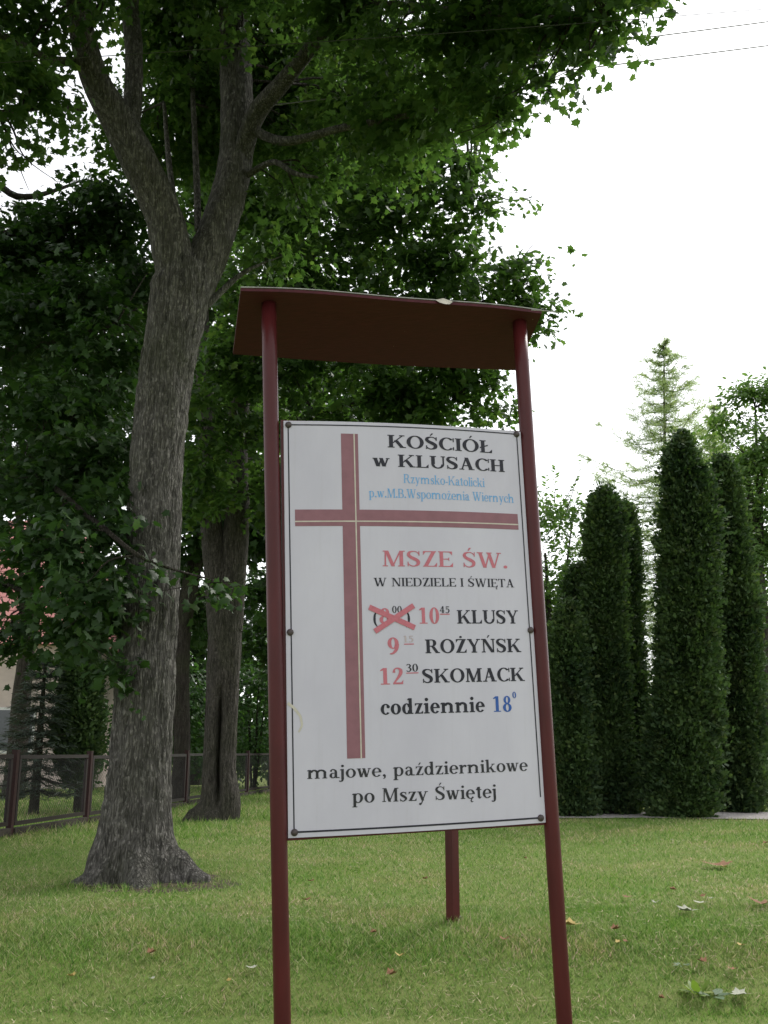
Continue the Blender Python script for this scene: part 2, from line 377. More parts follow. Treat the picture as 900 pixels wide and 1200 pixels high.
# bolts
for (bx, by) in ((338, 498), (605, 509), (340, 741), (621.5, 738.5), (345, 975.5), (633.5, 958.5)):
    u_, w0 = B(bx, by); m_ = MB(); rb = .0165
    rings = [(rb, .001), (rb*.98, .006), (rb*.75, .012), (rb*.35, .0155)]
    c0 = [S(u_, w0, n_, True) for _, n_ in rings]; b0 = len(m_.v)
    for (r_, n_), c_ in zip(rings, c0):
        for k in range(12): m_.v.append(tuple(c_+(U*math.cos(k*math.pi/6)+W_*math.sin(k*math.pi/6))*r_))
    for i in range(3):
        for k in range(12): m_.f.append([i*12+k, i*12+(k+1) % 12, (i+1)*12+(k+1) % 12, (i+1)*12+k])
    m_.f.append([36+k for k in range(12)]); m_.build('bolt', BOLT, board, True)

# ------------------------------------------------------------------ serif lettering drawn stroke by stroke
def font(T, t, s):
    X = .68; g = {}
    def R(x0, y0, x1, y1): return [(x0, y0), (x1, y0), (x1, y1), (x0, y1)]
    def dg(x0, y0, x1, y1, w): return [(x0-w/2, y0), (x0+w/2, y0), (x1+w/2, y1), (x1-w/2, y1)]
    def stem(x, y0=0, y1=1, bot=1, top=1, TT=None):
        TT = TT or T; o = [R(x, y0, x+TT, y1)]
        if bot: o.append(R(x-s, y0, x+TT+s, y0+t))
        if top: o.append(R(x-s, y1-t, x+TT+s, y1))
        return o
    def ser(c, y, h=None, up=0): h = h or s+T/2; return R(c-h, y-t if up else y, c+h, y if up else y+t)
    def arc(cx, cy, rx, ry, a0, a1, TT=None, tt=None, n=22):
        TT = TT or T; tt = tt or t; o = []
        for i in range(n):
            q_ = []
            for k, (ex, ey) in ((i, (0, 0)), (i+1, (0, 0)), (i+1, (TT, tt)), (i, (TT, tt))):
                a = math.radians(a0+(a1-a0)*k/n); q_.append((cx+(rx-ex)*math.cos(a), cy+(ry-ey)*math.sin(a)))
            o.append(q_)
        return o
    def st(pts, ws, m=7):
        p3 = [np.array([p[0], p[1], 0]) for p in pts]; pp, rr = smooth_path(p3, ws, m); L = []
        for i, p in enumerate(pp):
            d = pp[min(i+1, len(pp)-1)]-pp[max(i-1, 0)]; d /= np.linalg.norm(d)+1e-9; nn = np.array([-d[1], d[0], 0])
            L.append(((p+nn*rr[i]/2)[:2], (p-nn*rr[i]/2)[:2]))
        return [[L[i][0], L[i+1][0], L[i+1][1], L[i][1]] for i in range(len(L)-1)]
    def dot(cx, cy, r): return [[(cx+r*math.cos(k*math.pi/6), cy+r*math.sin(k*math.pi/6)) for k in range(12)]]
    def tri(*p): return [list(p)]
    # capitals
    g['I'] = (stem(s), T+2*s)
    w = .86; g['H'] = (stem(s)+stem(w-T-s)+[R(s+T, .5-t/2, w-T-s, .5+t/2)], w)
    w = .68; g['L'] = (stem(s)+[R(s+T, 0, w, t)]+tri((w-.16, t), (w, t), (w+.01, .30)), w+.02)
    w = .70
    E = stem(s)+[R(s+T, 0, w, t), R(s+T, 1-t, w-.02, 1), R(s+T, .5-t/2, w-.17, .5+t/2)]+tri((w-.15, t), (w, t), (w+.01, .28))+tri((w-.16, 1-t), (w-.02, .74), (w-.02, 1-t))+tri((w-.17, .36), (w-.17, .64), (w-.25, .5))
    g['E'] = (E, w+.02)
    g['D'] = (stem(s)+[R(s+T, 0, .42, t), R(s+T, 1-t, .42, 1)]+arc(.42, .5, .42, .5, -90, 90), .86)
    g['R'] = (stem(s)+[R(s+T, 1-t, .42, 1), R(s+T, .47, .42, .47+t)]+arc(.42, .735, .27, .265, -90, 90)+[dg(.74, 0, .47, .48, T*1.02), ser(.78, 0, .11)], .88)
    g['B'] = (stem(s)+[R(s+T, 1-t, .42, 1), R(s+T, .5, .42, .5+t), R(s+T, 0, .44, t)]+arc(.42, .75, .25, .25, -90, 90)+arc(.44, .265, .29, .265, -90, 90), .76)
    g['K'] = (stem(s)+[dg(s+T*.9, .36, .74, 1-t, t*1.25), ser(.74, 1, .14, 1), dg(.76, 0, .43, .58, T*1.05), ser(.78, 0, .16)], .93)
    w = 1.06; g['M'] = ([dg(.14, 0, .16, 1, t*1.2), ser(.14, 0, .12), dg(.21, 1, .50, .0, T*1.0), R(.04, 1-t, .22, 1), dg(.50, .06, .85, 1, t*1.2), R(w-T-s-.02, 0, w-s-.02, 1), ser(w-T/2-s-.02, 0), R(w-T-s-.02, 1-t, w, 1)], w)
    w = .92; g['N'] = ([R(.13, 0, .13+t*1.2, 1), ser(.16, 0, .13), R(.02, 1-t, .2, 1), dg(.20, 1, w-.17, 0, T*1.05), R(w-.17, 0, w-.17+t*1.2, 1), ser(w-.14, 1, .13, 1)], w)
    g['O'] = (arc(.45, .5, .45, .52, 0, 360, n=40), .90)
    C_ = arc(.44, .5, .44, .52, 42, 318, n=30)+[R(.75, .68, .75+t*.8, 1.0), R(.75, 0.02, .75+t*.8, .27)]
    g['C'] = (C_, .82)
    g['S'] = (st([(.60, .80), (.50, .93), (.34, .97), (.16, .90), (.12, .74), (.22, .60), (.40, .48), (.55, .34), (.54, .14), (.38, .03), (.22, .05), (.08, .20)], [t*.7, t*.9, t, T*.75, T*.95, T*1.05, T*1.15, T*1.05, T*.9, t*1.1, t, t*.7])+[R(.585, .70, .585+t*.8, .99), R(.06, .01, .06+t*.8, .30)], .70)
    g['A'] = ([dg(.15, 0, .41, 1, t*1.2), dg(.68, 0, .42, 1, T*1.05), R(.25, .30, .60, .30+t), ser(.14, 0, .14), ser(.70, 0, .17)], .88)
    w = .80; g['T'] = ([R(w/2-T/2, 0, w/2+T/2, 1), ser(w/2, 0), R(.03, 1-t, w-.03, 1)]+tri((.03, 1-t), (.15, 1-t), (.02, .72))+tri((w-.15, 1-t), (w-.03, 1-t), (w-.02, .72)), w)
    w = .86; g['U'] = ([R(.09, .34, .09+T, 1), ser(.09+T/2, 1, None, 1), R(w-.14, .34, w-.14+t*1.2, 1), ser(w-.11, 1, .12, 1)]+arc((.09+w-.14+t*1.2)/2, .34, (w-.23+t*1.2)/2, .36, 180, 360, T*.8, t*1.3), w)
    w = 1.24; g['W'] = ([dg(.14, 1, .37, 0, T), dg(.40, .03, .62, .96, t*1.2), dg(.58, 1, .82, 0, T), dg(.85, .03, 1.10, 1, t*1.2), ser(.14, 1, .15, 1), ser(.60, 1, .14, 1), ser(1.10, 1, .12, 1)], w)
    g['Y'] = ([dg(.14, 1, .41, .44, T), dg(.46, .44, .71, 1, t*1.2), R(.43-T/2, 0, .43+T/2, .47), ser(.43, 0), ser(.14, 1, .15, 1), ser(.71, 1, .13, 1)], .84)
    w = .72; g['Z'] = ([R(.05, 1-t, w-.04, 1), R(.04, 0, w-.02, t), dg(.15, 0, w-.15, 1, T*1.15)]+tri((.05, 1-t), (.18, 1-t), (.05, .74))+tri((w-.16, t), (w-.02, t), (w-.01, .28)), w)
    def acute(x, y): return [[(x-.06, y), (x-.01, y), (x+.13, y+.20), (x+.02, y+.20)]]
    def ogon(x, y=0): return st([(x, y+.02), (x-.08, y-.12), (x-.03, y-.23), (x+.07, y-.20)], [t, t*1.3, t*1.2, t*.6])
    def der(new, old, extra): g[new] = (g[old][0]+extra, g[old][1])
    der('Ś', 'S', acute(.34, 1.07)); der('Ó', 'O', acute(.44, 1.09)); der('Ń', 'N', acute(.46, 1.07)); der('Ę', 'E', ogon(.62)); der('Ż', 'Z', dot(.36, 1.15, .085))
    der('Ł', 'L', [[(0, .34), (0, .44), (.46, .66), (.46, .56)]])
    # small letters
    def ls(x, y1, bot=1, y0=0): return [R(x, y0, x+T, y1)]+tri((x, y1), (x-s*1.1, y1-.05), (x-s*1.1, y1-.05-t*.9), (x, y1-t*1.6))+([R(x-s, y0, x+T+s, y0+t)] if bot else [])
    def arch(x, w_): rx = (w_+T)/2+.01; return arc(x+rx-.01, X-.26, rx, .27, 0, 168, T, t*2.0)+[R(x+w_, 0, x+w_+T, X-.26), R(x+w_-s, 0, x+w_+T+s, t)]
    x0 = s
    g['i'] = (ls(x0, X)+dot(x0+T/2, .91, T*.56), T+2*s)
    g['j'] = ([R(x0, -.10, x0+T, X)]+tri((x0, X), (x0-s, X-.05), (x0-s, X-.05-t), (x0, X-t*1.6))+st([(x0+T/2, -.08), (x0+T*.3, -.22), (x0-.08, -.27), (x0-.12, -.2)], [T, T*.7, t, t*1.4])+dot(x0+T/2, .91, T*.56), T+2*s)
    g['l'] = (ls(x0, 1.02), T+2*s)
    g['n'] = (ls(x0, X)+arch(x0+T*.5, .40), .86-.17+T+.0)
    g['h'] = (ls(x0, 1.02)+arch(x0+T*.5, .40), .86-.17+T)
    g['m'] = (ls(x0, X)+arch(x0+T*.5, .38)+arch(x0+T*.5+.40, .46), 1.32-.17+T)
    g['r'] = (ls(x0, X)+st([(x0+T, .46), (x0+T+.08, .60), (x0+T+.19, .63)], [t, t*1.5, t*2])+dot(x0+T+.20, .58, T*.5), T+.36)
    g['o'] = (arc(.32, X/2, .32, X/2+.015, 0, 360, n=34), .66)
    g['c'] = (arc(.31, X/2, .31, X/2+.015, 50, 320, n=26)+dot(.47, .50, T*.52), .57)
    g['e'] = (arc(.31, X/2, .31, X/2+.015, 0, 322, n=30)+[R(T*.9, X/2-.01, .60, X/2-.01+t)], .62)
    g['d'] = (arc(.29, X/2, .29, X/2+.015, 20, 340, n=28)+[R(.42, 0, .42+T, 1.02), R(.42, 0, .42+T+s, t)]+tri((.42, 1.02), (.42-s, .97), (.42-s, .97-t), (.42, 1.02-t*1.6)), .44+T+s)
    g['p'] = (ls(x0, X, 0, -.32)+[R(x0-s, -.32, x0+T+s, -.32+t)]+arc(x0+T+.12, X/2, .31, X/2+.015, -160, 160, n=28), x0+T+.46)
    g['a'] = (st([(.10, .50), (.15, .62), (.28, .66), (.40, .56), (.42, .44)], [T*.8, t*1.5, t*1.2, T*.8, T*.95])+[R(.335, .06, .335+T, .46), R(.40, 0, .48+T, t*1.2)]+arc(.24, .20, .22, .21, 60, 330, T*.95, t, 20), .47+T)
    g['s'] = (st([(.42, .55), (.34, .64), (.22, .65), (.11, .56), (.16, .44), (.32, .33), (.42, .20), (.34, .05), (.20, .02), (.06, .13)], [t*.8, t, t*1.2, T*.8, T, T*1.05, T*.9, t*1.4, t, t*.8])+[R(.40, .47, .40+t*.7, .67), R(.05, .01, .05+t*.7, .20)], .51)
    g['k'] = (ls(x0, 1.02)+[dg(x0+T, .24, .54, X-t, t*1.2), ser(.54, X, .12, 1), dg(.58, 0, .34, .42, T), ser(.60, 0, .14)], .74)
    g['w'] = ([dg(.12, X, .28, 0, T), dg(.31, .03, .46, X, t*1.2), dg(.44, X, .60, 0, T), dg(.63, .03, .80, X, t*1.2), ser(.12, X, .13, 1), ser(.44, X, .10, 1), ser(.80, X, .10, 1)], .91)
    g['y'] = ([dg(.13, X, .34, .0, T), dg(.24, -.22, .56, X, t*1.3), ser(.13, X, .14, 1), ser(.57, X, .11, 1)]+dot(.17, -.24, T*.5), .69)
    w = .56; g['z'] = ([R(.04, X-t, w-.03, X), R(.03, 0, w-.02, t), dg(.13, 0, w-.13, X, T*1.05)]+tri((.04, X-t), (.15, X-t), (.04, X-.2))+tri((w-.14, t), (w-.02, t), (w-.01, .2)), w)
    g['t'] = ([R(.13, .08, .13+T, .86), R(.02, X-t, .40, X)]+st([(.13+T/2, .12), (.16+T/2, .03), (.30, .04), (.38, .12)], [T*.9, t*1.6, t*1.2, t*.8])+tri((.13, .86), (.02, X-t), (.13, X-t)), .43)
    der('ź', 'z', acute(.27, .77)); der('ż', 'z', dot(.28, .90, T*.52)); der('ę', 'e', ogon(.42)); 
    # digits and marks
    g['0'] = (arc(.30, .5, .30, .52, 0, 360, n=34), .64)
    g['1'] = ([R(.20, 0, .20+T, 1), R(.06, 0, .34+T, t)]+tri((.20, 1), (.05, .88), (.05, .82), (.20, .86)), .42+T)
    g['2'] = (st([(.10, .70), (.14, .90), (.30, .97), (.46, .86), (.46, .66), (.32, .40), (.08, .06)], [T*.8, t*1.4, t*1.3, T*.9, T, T*.7, t*1.2])+[R(.05, 0, .58, t*1.8)]+tri((.48, t*1.8), (.58, t*1.8), (.60, .26)), .64)
    g['3'] = (st([(.10, .82), (.20, .95), (.36, .94), (.46, .76), (.36, .58), (.22, .53)], [T*.6, t*1.4, t*1.6, T, T*.6, t])+st([(.22, .53), (.42, .48), (.50, .28), (.38, .06), (.20, .03), (.07, .16)], [t, T*.7, T*1.05, T*.6, t*1.3, T*.6]), .62)
    g['4'] = ([R(.34, 0, .34+T, 1), R(.02, .26, .64, .26+t*1.5), dg(.07, .28, .40, 1, t*1.4), R(.24, 0, .44+T, t)], .66)
    g['5'] = ([R(.12, .52, .12+t, .98), R(.12, .86, .52, .98)]+st([(.13, .54), (.28, .63), (.46, .50), (.48, .26), (.34, .05), (.18, .03), (.07, .14)], [t, t*1.5, T*.8, T*1.05, T*.6, t*1.3, T*.6]), .62)
    g['8'] = (arc(.30, .76, .23, .26, 0, 360, T*.8, t*1.2, 28)+arc(.30, .265, .29, .285, 0, 360, T*.95, t*1.2, 30), .63)
    g['9'] = (arc(.30, .66, .29, .35, 0, 360, T, t*1.1, 30)+st([(.52, .62), (.47, .30), (.30, .06), (.12, .02)], [T*.9, T*.9, T*.6, t]), .64)
    g['.'] = (dot(.12, .08, .10), .26); g[','] = (dot(.12, .08, .095)+st([(.17, .08), (.16, -.08), (.06, -.18)], [T*.7, t*1.4, t*.6]), .28)
    g['-'] = ([R(.04, .26, .32, .26+t*1.7)], .36); g[' '] = ([], .34)
    g['('] = (st([(.30, 1.08), (.12, .78), (.08, .42), (.12, .06), (.30, -.24)], [t*.5, T*.6, T*.8, T*.6, t*.5]), .34)
    g[')'] = (st([(.04, 1.08), (.22, .78), (.26, .42), (.22, .06), (.04, -.24)], [t*.5, T*.6, T*.8, T*.6, t*.5]), .34)
    return g
HEAVY = font(.205, .075, .075); MEDIUM = font(.17, .06, .07); LIGHT = font(.14, .05, .06); DIGIT = font(.20, .06, .06)
LAYER = [0]
def write(text, a, b, cap, fnt, mat, name='lettering', track=.05, n0=.0012):
    """lettering from board point a to b (both on the baseline, photo pixels), cap = cap height in photo pixels at a"""
    A_, B_ = B(*a), B(*b); h = np.linalg.norm(B(a[0], a[1]-cap)-A_); L = np.linalg.norm(B_-A_); d = (B_-A_)/L; nn = np.array([-d[1], d[0]])
    tot = sum(fnt[c][1]+track for c in text)-track; sx = L/tot; x = 0; m_ = MB(); 
    for c in text:
        if c == ' ' and m_.v: m_.build(name, mat, board); m_ = MB()
        polys, adv = fnt[c]
        for i, pl in enumerate(polys):
            n_ = n0+.00012*(i % 12)*.4+.00002*i*.3
            pts = [S(*(A_+d*((x+p[0])*sx)+nn*(p[1]*h)), n_, True) for p in pl]
            m_.poly(pts)
        x += adv+track
    return m_.build(name, mat, board)
write('KOŚCIÓŁ', (454.3, 524.3), (577, 531.2), 14.8, HEAVY, INK)
write('w KLUSACH', (437, 546.4), (591.5, 553.3), 14.6, HEAVY, INK)
write('Rzymsko-Katolicki', (473.2, 566), (568, 570.8), 10.4, LIGHT, BLUE)
write('p.w.M.B.Wspomożenia Wiernych', (432.6, 582.6), (602.7, 589.4), 10.6, LIGHT, BLUE, track=.04)
write('MSZE ŚW.', (448, 663.6), (595.5, 666), 18.4, MEDIUM, ROSE)
write('W NIEDZIELE I ŚWIĘTA', (438.2, 687.2), (602.7, 688.4), 10.0, MEDIUM, INK)
write('(', (437.6, 731.5), (443.5, 731.5), 15, HEAVY, INK); write(')', (475, 731.5), (480.6, 731.5), 15, HEAVY, INK)
write('8', (444.5, 731), (458.5, 731), 18, DIGIT, ROSE); write('00', (459.5, 718.2), (471.2, 718.3), 8, MEDIUM, INK)
write('10', (490.7, 730.8), (515.7, 730.8), 18.8, DIGIT, ROSE); write('45', (515.2, 718.4), (527.3, 718.5), 8, MEDIUM, INK)
write('KLUSY', (536, 730.8), (607.8, 730.8), 15.8, HEAVY, INK)
write('9', (454.2, 766.6), (468.6, 766.4), 19.4, DIGIT, ROSE); write('15', (472.6, 752.6), (484.8, 752.4), 7.6, MEDIUM, PALE)
write('ROŻYŃSK', (498.7, 765.6), (610.7, 764.2), 16.2, HEAVY, INK)
write('12', (445, 802.4), (473.8, 801.6), 19.4, DIGIT, ROSE); write('30', (475.7, 787.2), (490.4, 786.9), 9, MEDIUM, INK)
write('SKOMACK', (494.6, 800.4), (614.9, 798), 16.2, HEAVY, INK)
write('codziennie', (446.2, 837.6), (568.4, 834.2), 18.2, HEAVY, INK)
write('18', (577.7, 834.2), (600.4, 833.8), 18.2, DIGIT, DBLUE); write('0', (600.6, 818.2), (605.3, 818), 7.4, HEAVY, DBLUE)
write('majowe, październikowe', (360, 912.9), (618.7, 903.2), 15.4, MEDIUM, INKGREY)
write('po Mszy Świętej', (412.8, 941), (582.4, 934.6), 16.2, MEDIUM, INKGREY)
flat('underline', strip(B(515.5, 719.8), B(527, 719.8), .005, m=3), ROSE); flat('underline', strip(B(473.5, 754.9), B(485, 754.7), .005, m=3), ROSE); flat('underline', strip(B(476, 788.8), B(490.3, 788.4), .005, m=3), ROSE)
f_ = Flat(); f_.put(strip(B(432.5, 711.5), B(486, 735.6), .026, m=8), .0034); f_.put(strip(B(439, 740), B(484.6, 709.6), .026, m=8), .0038); f_.build('crossing_out', ROSE)
# pale scratch at the left edge
f_ = Flat(); pts = [B(337, 824), B(344, 829), B(352, 839), B(354, 850), B(350, 858)]
for i in range(4): f_.put(strip(pts[i], pts[i+1], .014*(1-.1*i), .014*(.9-.1*i), 4), .0016)
f_.build('scratch', CREAM)

# roof: a slightly warped slab sloping down to the rear
fl, fr_, rr_, rl = (282, 341), (635, 368), (605, 434), (273, 415)
HN = np.array([NRM[0], NRM[1], 0]); HN /= np.linalg.norm(HN)
def roofpt(px, py, back):
    d = ray(px, py); o_ = np.array([0, 0, EYE]); n_ = .10-back
    t = np.dot(BC+NRM*n_-o_, NRM)/np.dot(d, NRM); return o_+d*t
c_fl, c_fr = roofpt(*fl, 0), roofpt(*fr_, 0)
depth = .62; c_rl, c_rr = roofpt(*rl, depth), roofpt(*rr_, depth)
m_ = MB(); nu, nv = 16, 4; grid = []
for j in range(nv+1):
    row = []
    for i in range(nu+1):
        a, b = i/nu, j/nv; p = (c_fl*(1-a)+c_fr*a)*(1-b)+(c_rl*(1-a)+c_rr*a)*b
        p = p+np.array([0, 0, .018*math.sin(math.pi*a)*(1-b) - .012*math.sin(math.pi*a)*b+.006*math.sin(a*9)*(1-b)]); row.append(p)
    grid.append(row)
up = np.cross(c_fr-c_fl, c_rl-c_fl); up /= np.linalg.norm(up); up = up if up[2] > 0 else -up
th = .016
for j in range(nv):
    for i in range(nu):
        q4 = [grid[j][i], grid[j][i+1], grid[j+1][i+1], grid[j+1][i]]
        m_.poly(q4[::-1]); m_.poly([p+up*th for p in q4])
edge = [grid[0][i] for i in range(nu+1)]+[grid[j][nu] for j in range(1, nv+1)]+[grid[nv][i] for i in range(nu-1, -1, -1)]+[grid[j][0] for j in range(nv-1, 0, -1)]
for i in range(len(edge)):
    a, b = edge[i], edge[(i+1) % len(edge)]; m_.poly([a, b, b+up*th, a+up*th])
roof = m_.build('roof', ROOFRED, sign)
m_ = MB()                                   # worn tin sheet lapped over the boards
for j in range(nv):
    for i in range(nu):
        q4 = [grid[j][i]+up*(th+.003), grid[j][i+1]+up*(th+.003), grid[j+1][i+1]+up*(th+.003), grid[j+1][i]+up*(th+.003)]
        m_.poly(q4); m_.poly([p+up*.004 for p in q4][::-1])
lip = [grid[0][i]+up*(th+.003)+HN*.004 for i in range(nu+1)]
for i in range(nu): m_.poly([lip[i], lip[i+1], lip[i+1]+up*.005, lip[i]+up*.005])
m_.build('tin_cover', TIN, roof)
m_ = MB(); a = c_fr+up*.02; m_.tube([a-U*.06, a+U*.03+np.array([0, 0, .002]), a+U*.12+np.array([0, 0, -.004])], [.003, .0028, .0015], 6); m_.build('wire_end', TIN, roof)
m_ = MB(); q0 = grid[0][10]*.5+grid[0][11]*.5   # torn flake of paint on the front edge
m_.poly([q0+U*-.045+HN*.006+up*.018, q0+U*-.03+HN*.02-up*.002, q0+U*.0+HN*.024-up*.012, q0+U*.03+HN*.012-up*.004, q0+U*.05+HN*.006+up*.016, q0+HN*.005+up*.034]); m_.build('paint_flake', CREAM, roof)
# ------------------------------------------------------------------ foliage builders
def unit(a): return a/(np.linalg.norm(a, axis=-1, keepdims=True)+1e-9)
def template(kind):
    if kind == 'maple':                  # five-lobed leaf, stalk end at the origin, tip along +x
        o = [(0, 0, 0), (.02, .22, -.02), (-.08, .42, -.05), (.20, .40, -.02), (.32, .62, -.07), (.50, .36, -.01), (.62, .30, -.02), (.60, .14, 0), (1.0, 0, -.08),
             (.60, -.14, 0), (.62, -.30, -.02), (.50, -.36, -.01), (.32, -.62, -.07), (.20, -.40, -.02), (-.08, -.42, -.05), (.02, -.22, -.02)]
        c = (.32, 0, .05); V = [c]+o; F = [(0, i, i % len(o)+1) for i in range(1, len(o)+1)]
    elif kind == 'maple_far':
        o = [(0, 0, 0), (-.05, .40, -.04), (.22, .36, 0), (.40, .55, -.06), (.55, .2, 0), (1, 0, -.07), (.55, -.2, 0), (.40, -.55, -.06), (.22, -.36, 0), (-.05, -.40, -.04)]
        V = [(.3, 0, .04)]+o; F = [(0, i, i % len(o)+1) for i in range(1, len(o)+1)]
    elif kind == 'oval':
        V = [(0, 0, 0), (.35, .26, .03), (.75, .18, 0), (1, 0, -.05), (.75, -.18, 0), (.35, -.26, .03)]; F = [(0, 1, 5), (1, 2, 4), (1, 4, 5), (2, 3, 4)]
    elif kind == 'fan':                  # thuja spray: a flat fan of scaly fingers
        V = [(0, 0, 0), (.35, .30, .02), (.55, .16, .03), (.80, .24, -.02), (.85, .05, .02), (1.05, -.04, -.03), (.75, -.14, 0), (.62, -.32, .02), (.40, -.2, .02)]
        F = [(0, 1, 2), (0, 2, 4), (2, 3, 4), (0, 4, 6), (4, 5, 6), (0, 6, 8), (6, 7, 8)]
    elif kind == 'needle':
        V = [(0, .05, 0), (0, -.05, 0), (1, -.03, -.06), (1.0, .03, -.06)]; F = [(0, 1, 2), (0, 2, 3)]
    return np.array(V, float), np.array(F)
def leaf_mesh(name, C_, D_, N_, size, kind):
    T, F = template(kind); n = len(C_); D_ = unit(D_); N_ = unit(N_-D_*np.sum(N_*D_, -1, keepdims=True)); B_ = np.cross(N_, D_)
    V = C_[:, None, :]+size[:, None, None]*(T[None, :, :1]*D_[:, None]+T[None, :, 1:2]*B_[:, None]+T[None, :, 2:]*N_[:, None])
    Fi = (F[None]+(np.arange(n)*len(T))[:, None, None]).reshape(-1, 3)
    return fast_mesh(name, V.reshape(-1, 3), Fi)
def sprays(centres, dirs, K, L, size, up=.55, droop=.25):
    """K leaves along each twig"""
    n = len(centres); t = RNG.random((n, K))*1.0; dirs = unit(dirs)
    side = unit(np.cross(dirs, np.array([0, 0, 1.])+.25*RNG.normal(size=(n, 3))))
    sg = np.where(np.arange(K) % 2 == 0, 1., -1.)[None, :, None]
    Lr = L*(.7+.6*RNG.random((n, 1, 1)))
    P_ = centres[:, None]+dirs[:, None]*(t[..., None]-.4)*Lr+side[:, None]*sg*Lr*.22*(.3+RNG.random((n, K, 1)))+RNG.normal(size=(n, K, 3))*L*.07
    P_[..., 2] -= droop*L*t**2
    D_ = dirs[:, None]*(.25+.7*RNG.random((n, K, 1)))+side[:, None]*sg*.8+RNG.normal(size=(n, K, 3))*.3; D_[..., 2] -= .35
    N_ = np.array([0, 0, 1.])*up+.35*dirs[:, None]+RNG.normal(size=(n, K, 3))*.38
    s_ = size*(.45+.95*RNG.random((n, K)))
    return P_.reshape(-1, 3), D_.reshape(-1, 3), N_.reshape(-1, 3), s_.ravel()
def clump_sprays(clumps, dens, size, K=9, L=.5, kind='maple', sub=None, droop=.25, up=.55, spread=.30):
    """clumps: (centre, (rx,ry,rz)) -> leaves gathered on twigs around sub-centres, so that the crown is lumpy and lets light through"""
    out = []; subs = []
    for (c, r, dn) in clumps:
        c = np.asarray(c, float); r = np.asarray(r, float)
        vol = np.prod(r)**(1/3.); ns = max(4, int((sub or 7)*(vol/.7)**1.6))
        d = unit(RNG.normal(size=(ns, 3))); sc = c+d*r*(RNG.random((ns, 1))**.45)*.88
        subs += [(p, unit(d_*np.array([1, 1, .35]))) for p, d_ in zip(sc, d)]
        m = max(6, int(dens*dn*(r[0]*r[1]+r[0]*r[2]+r[1]*r[2])/3))
        k = RNG.integers(0, ns, m); sig = spread*vol**.6
        p = sc[k]+RNG.normal(size=(m, 3))*np.array([sig, sig, sig*.6]); dr = unit(p-c)+RNG.normal(size=(m, 3))*.5; dr[:, 2] = dr[:, 2]*.4-.15
        out.append(sprays(p, dr, K, L, size, up, droop))
    A = [np.concatenate(x) for x in zip(*out)]
    return A, subs
def pc(px, py, D, rx, ry, rd=None, dn=1.0):   # clump measured in photo pixels at a real distance
    k = pxlen(px, py, D); rx, ry = rx*k, ry*k; return (P(px, py, D), (rx, rd or (rx+ry)/2, ry), dn)
def bark_disp(amp, fx, seed, flare=None):
    def f(p, d, th, r, i):
        q_ = Vector((d[0]*r*fx+seed, d[1]*r*fx, p[2]*fx*.16)); v = mnoise.noise(q_*1.0); v2 = mnoise.noise(Vector((d[0]*r*fx*2.6, d[1]*r*fx*2.6+seed, p[2]*fx*.5)))
        lump = mnoise.noise(Vector((d[0]*1.1+seed, d[1]*1.1, p[2]*.55)))
        out = amp*(-(abs(v)*1.8)+.6*v2)+r*.11*lump
        if flare: out += flare(p, th, r)
        return out
    return f
def tube_obj(name, path, mat, parent, n=12, m=8, disp=None, amp=.006, seed=0.):
    pp, rr = smooth_path([p for p, _ in path], [r for _, r in path], m); m_ = MB()
    m_.tube(pp, rr, n, True, disp or bark_disp(amp, 18., seed)); return m_.build(name, mat, parent, True)
def pl(px, py, D, wpx): return (P(px, py, D), wpx*pxlen(px, py, D)/2)
def twigs(limbpts, subs, mat, parent, r0=.016, maxd=3.0, keep=1.0):
    lp = np.array(limbpts); m_ = MB()
    for p, d_ in subs:
        if random.random() > keep: continue
        dist = np.linalg.norm(lp-p, axis=1)+np.maximum(0, lp[:, 2]-p[2])*.6; k = int(np.argmin(dist))
        if dist[k] > maxd: continue
        a = lp[k]; L = np.linalg.norm(p-a); mid = (a+p)/2+np.array([random.uniform(-.1, .1)*L, random.uniform(-.1, .1)*L, .12*L]); e_ = p+d_*.35
        pp, rr = smooth_path([a, mid, p, e_], [r0*min(1.6, .6+.4*L), r0*.75, r0*.4, r0*.18], 4); m_.tube(pp, rr, 5, False)
    if m_.v: tag(m_.build('twigs', mat, parent, True), kind='stuff')

# ------------------------------------------------------------------ the big maple beside the notice board
DT = 8.7
tb = G(166, 1034); tb[1] = DT; tb[2] = float(gz(tb[0], DT))
maple = root('maple_tree', tb, 'large maple with grey fissured trunk forking in two, beside the notice board', 'tree', 'broad-leaved trees behind the notice board')
def flare1(p, th, r):
    h = max(0, p[2]-tb[2]); k = math.exp(-h/.20); return (k*(.09+.07*math.cos(5*th+.6)+.05*math.cos(3*th+2.2)+.03*math.cos(9*th))+math.exp(-h/.12)*sum(a*math.exp(-(((th-t0+math.pi) % 6.2832-math.pi)/.24)**2) for t0, a in ((-.35, .30), (-1.35, .16), (-2.2, .14), (-2.95, .22), (.8, .2)))*(.8+.4*mnoise.noise(Vector((th*4, p[2]*5, 0)))))
path = [(np.array([tb[0]-.01, DT, tb[2]-.25]), 47*pxlen(166, 1034, DT)), pl(162, 1020, DT, 96), pl(160, 985, DT, 86), pl(165, 900, DT, 73), pl(170, 800, DT, 70), pl(176.5, 700, DT, 64), pl(182, 560, DT, 63), pl(194, 450, DT, 63), pl(205, 385, DT, 66), pl(212, 340, DT, 70), pl(216, 312, DT, 58)]
pp, rr = smooth_path([p for p, _ in path], [r for _, r in path], 26)
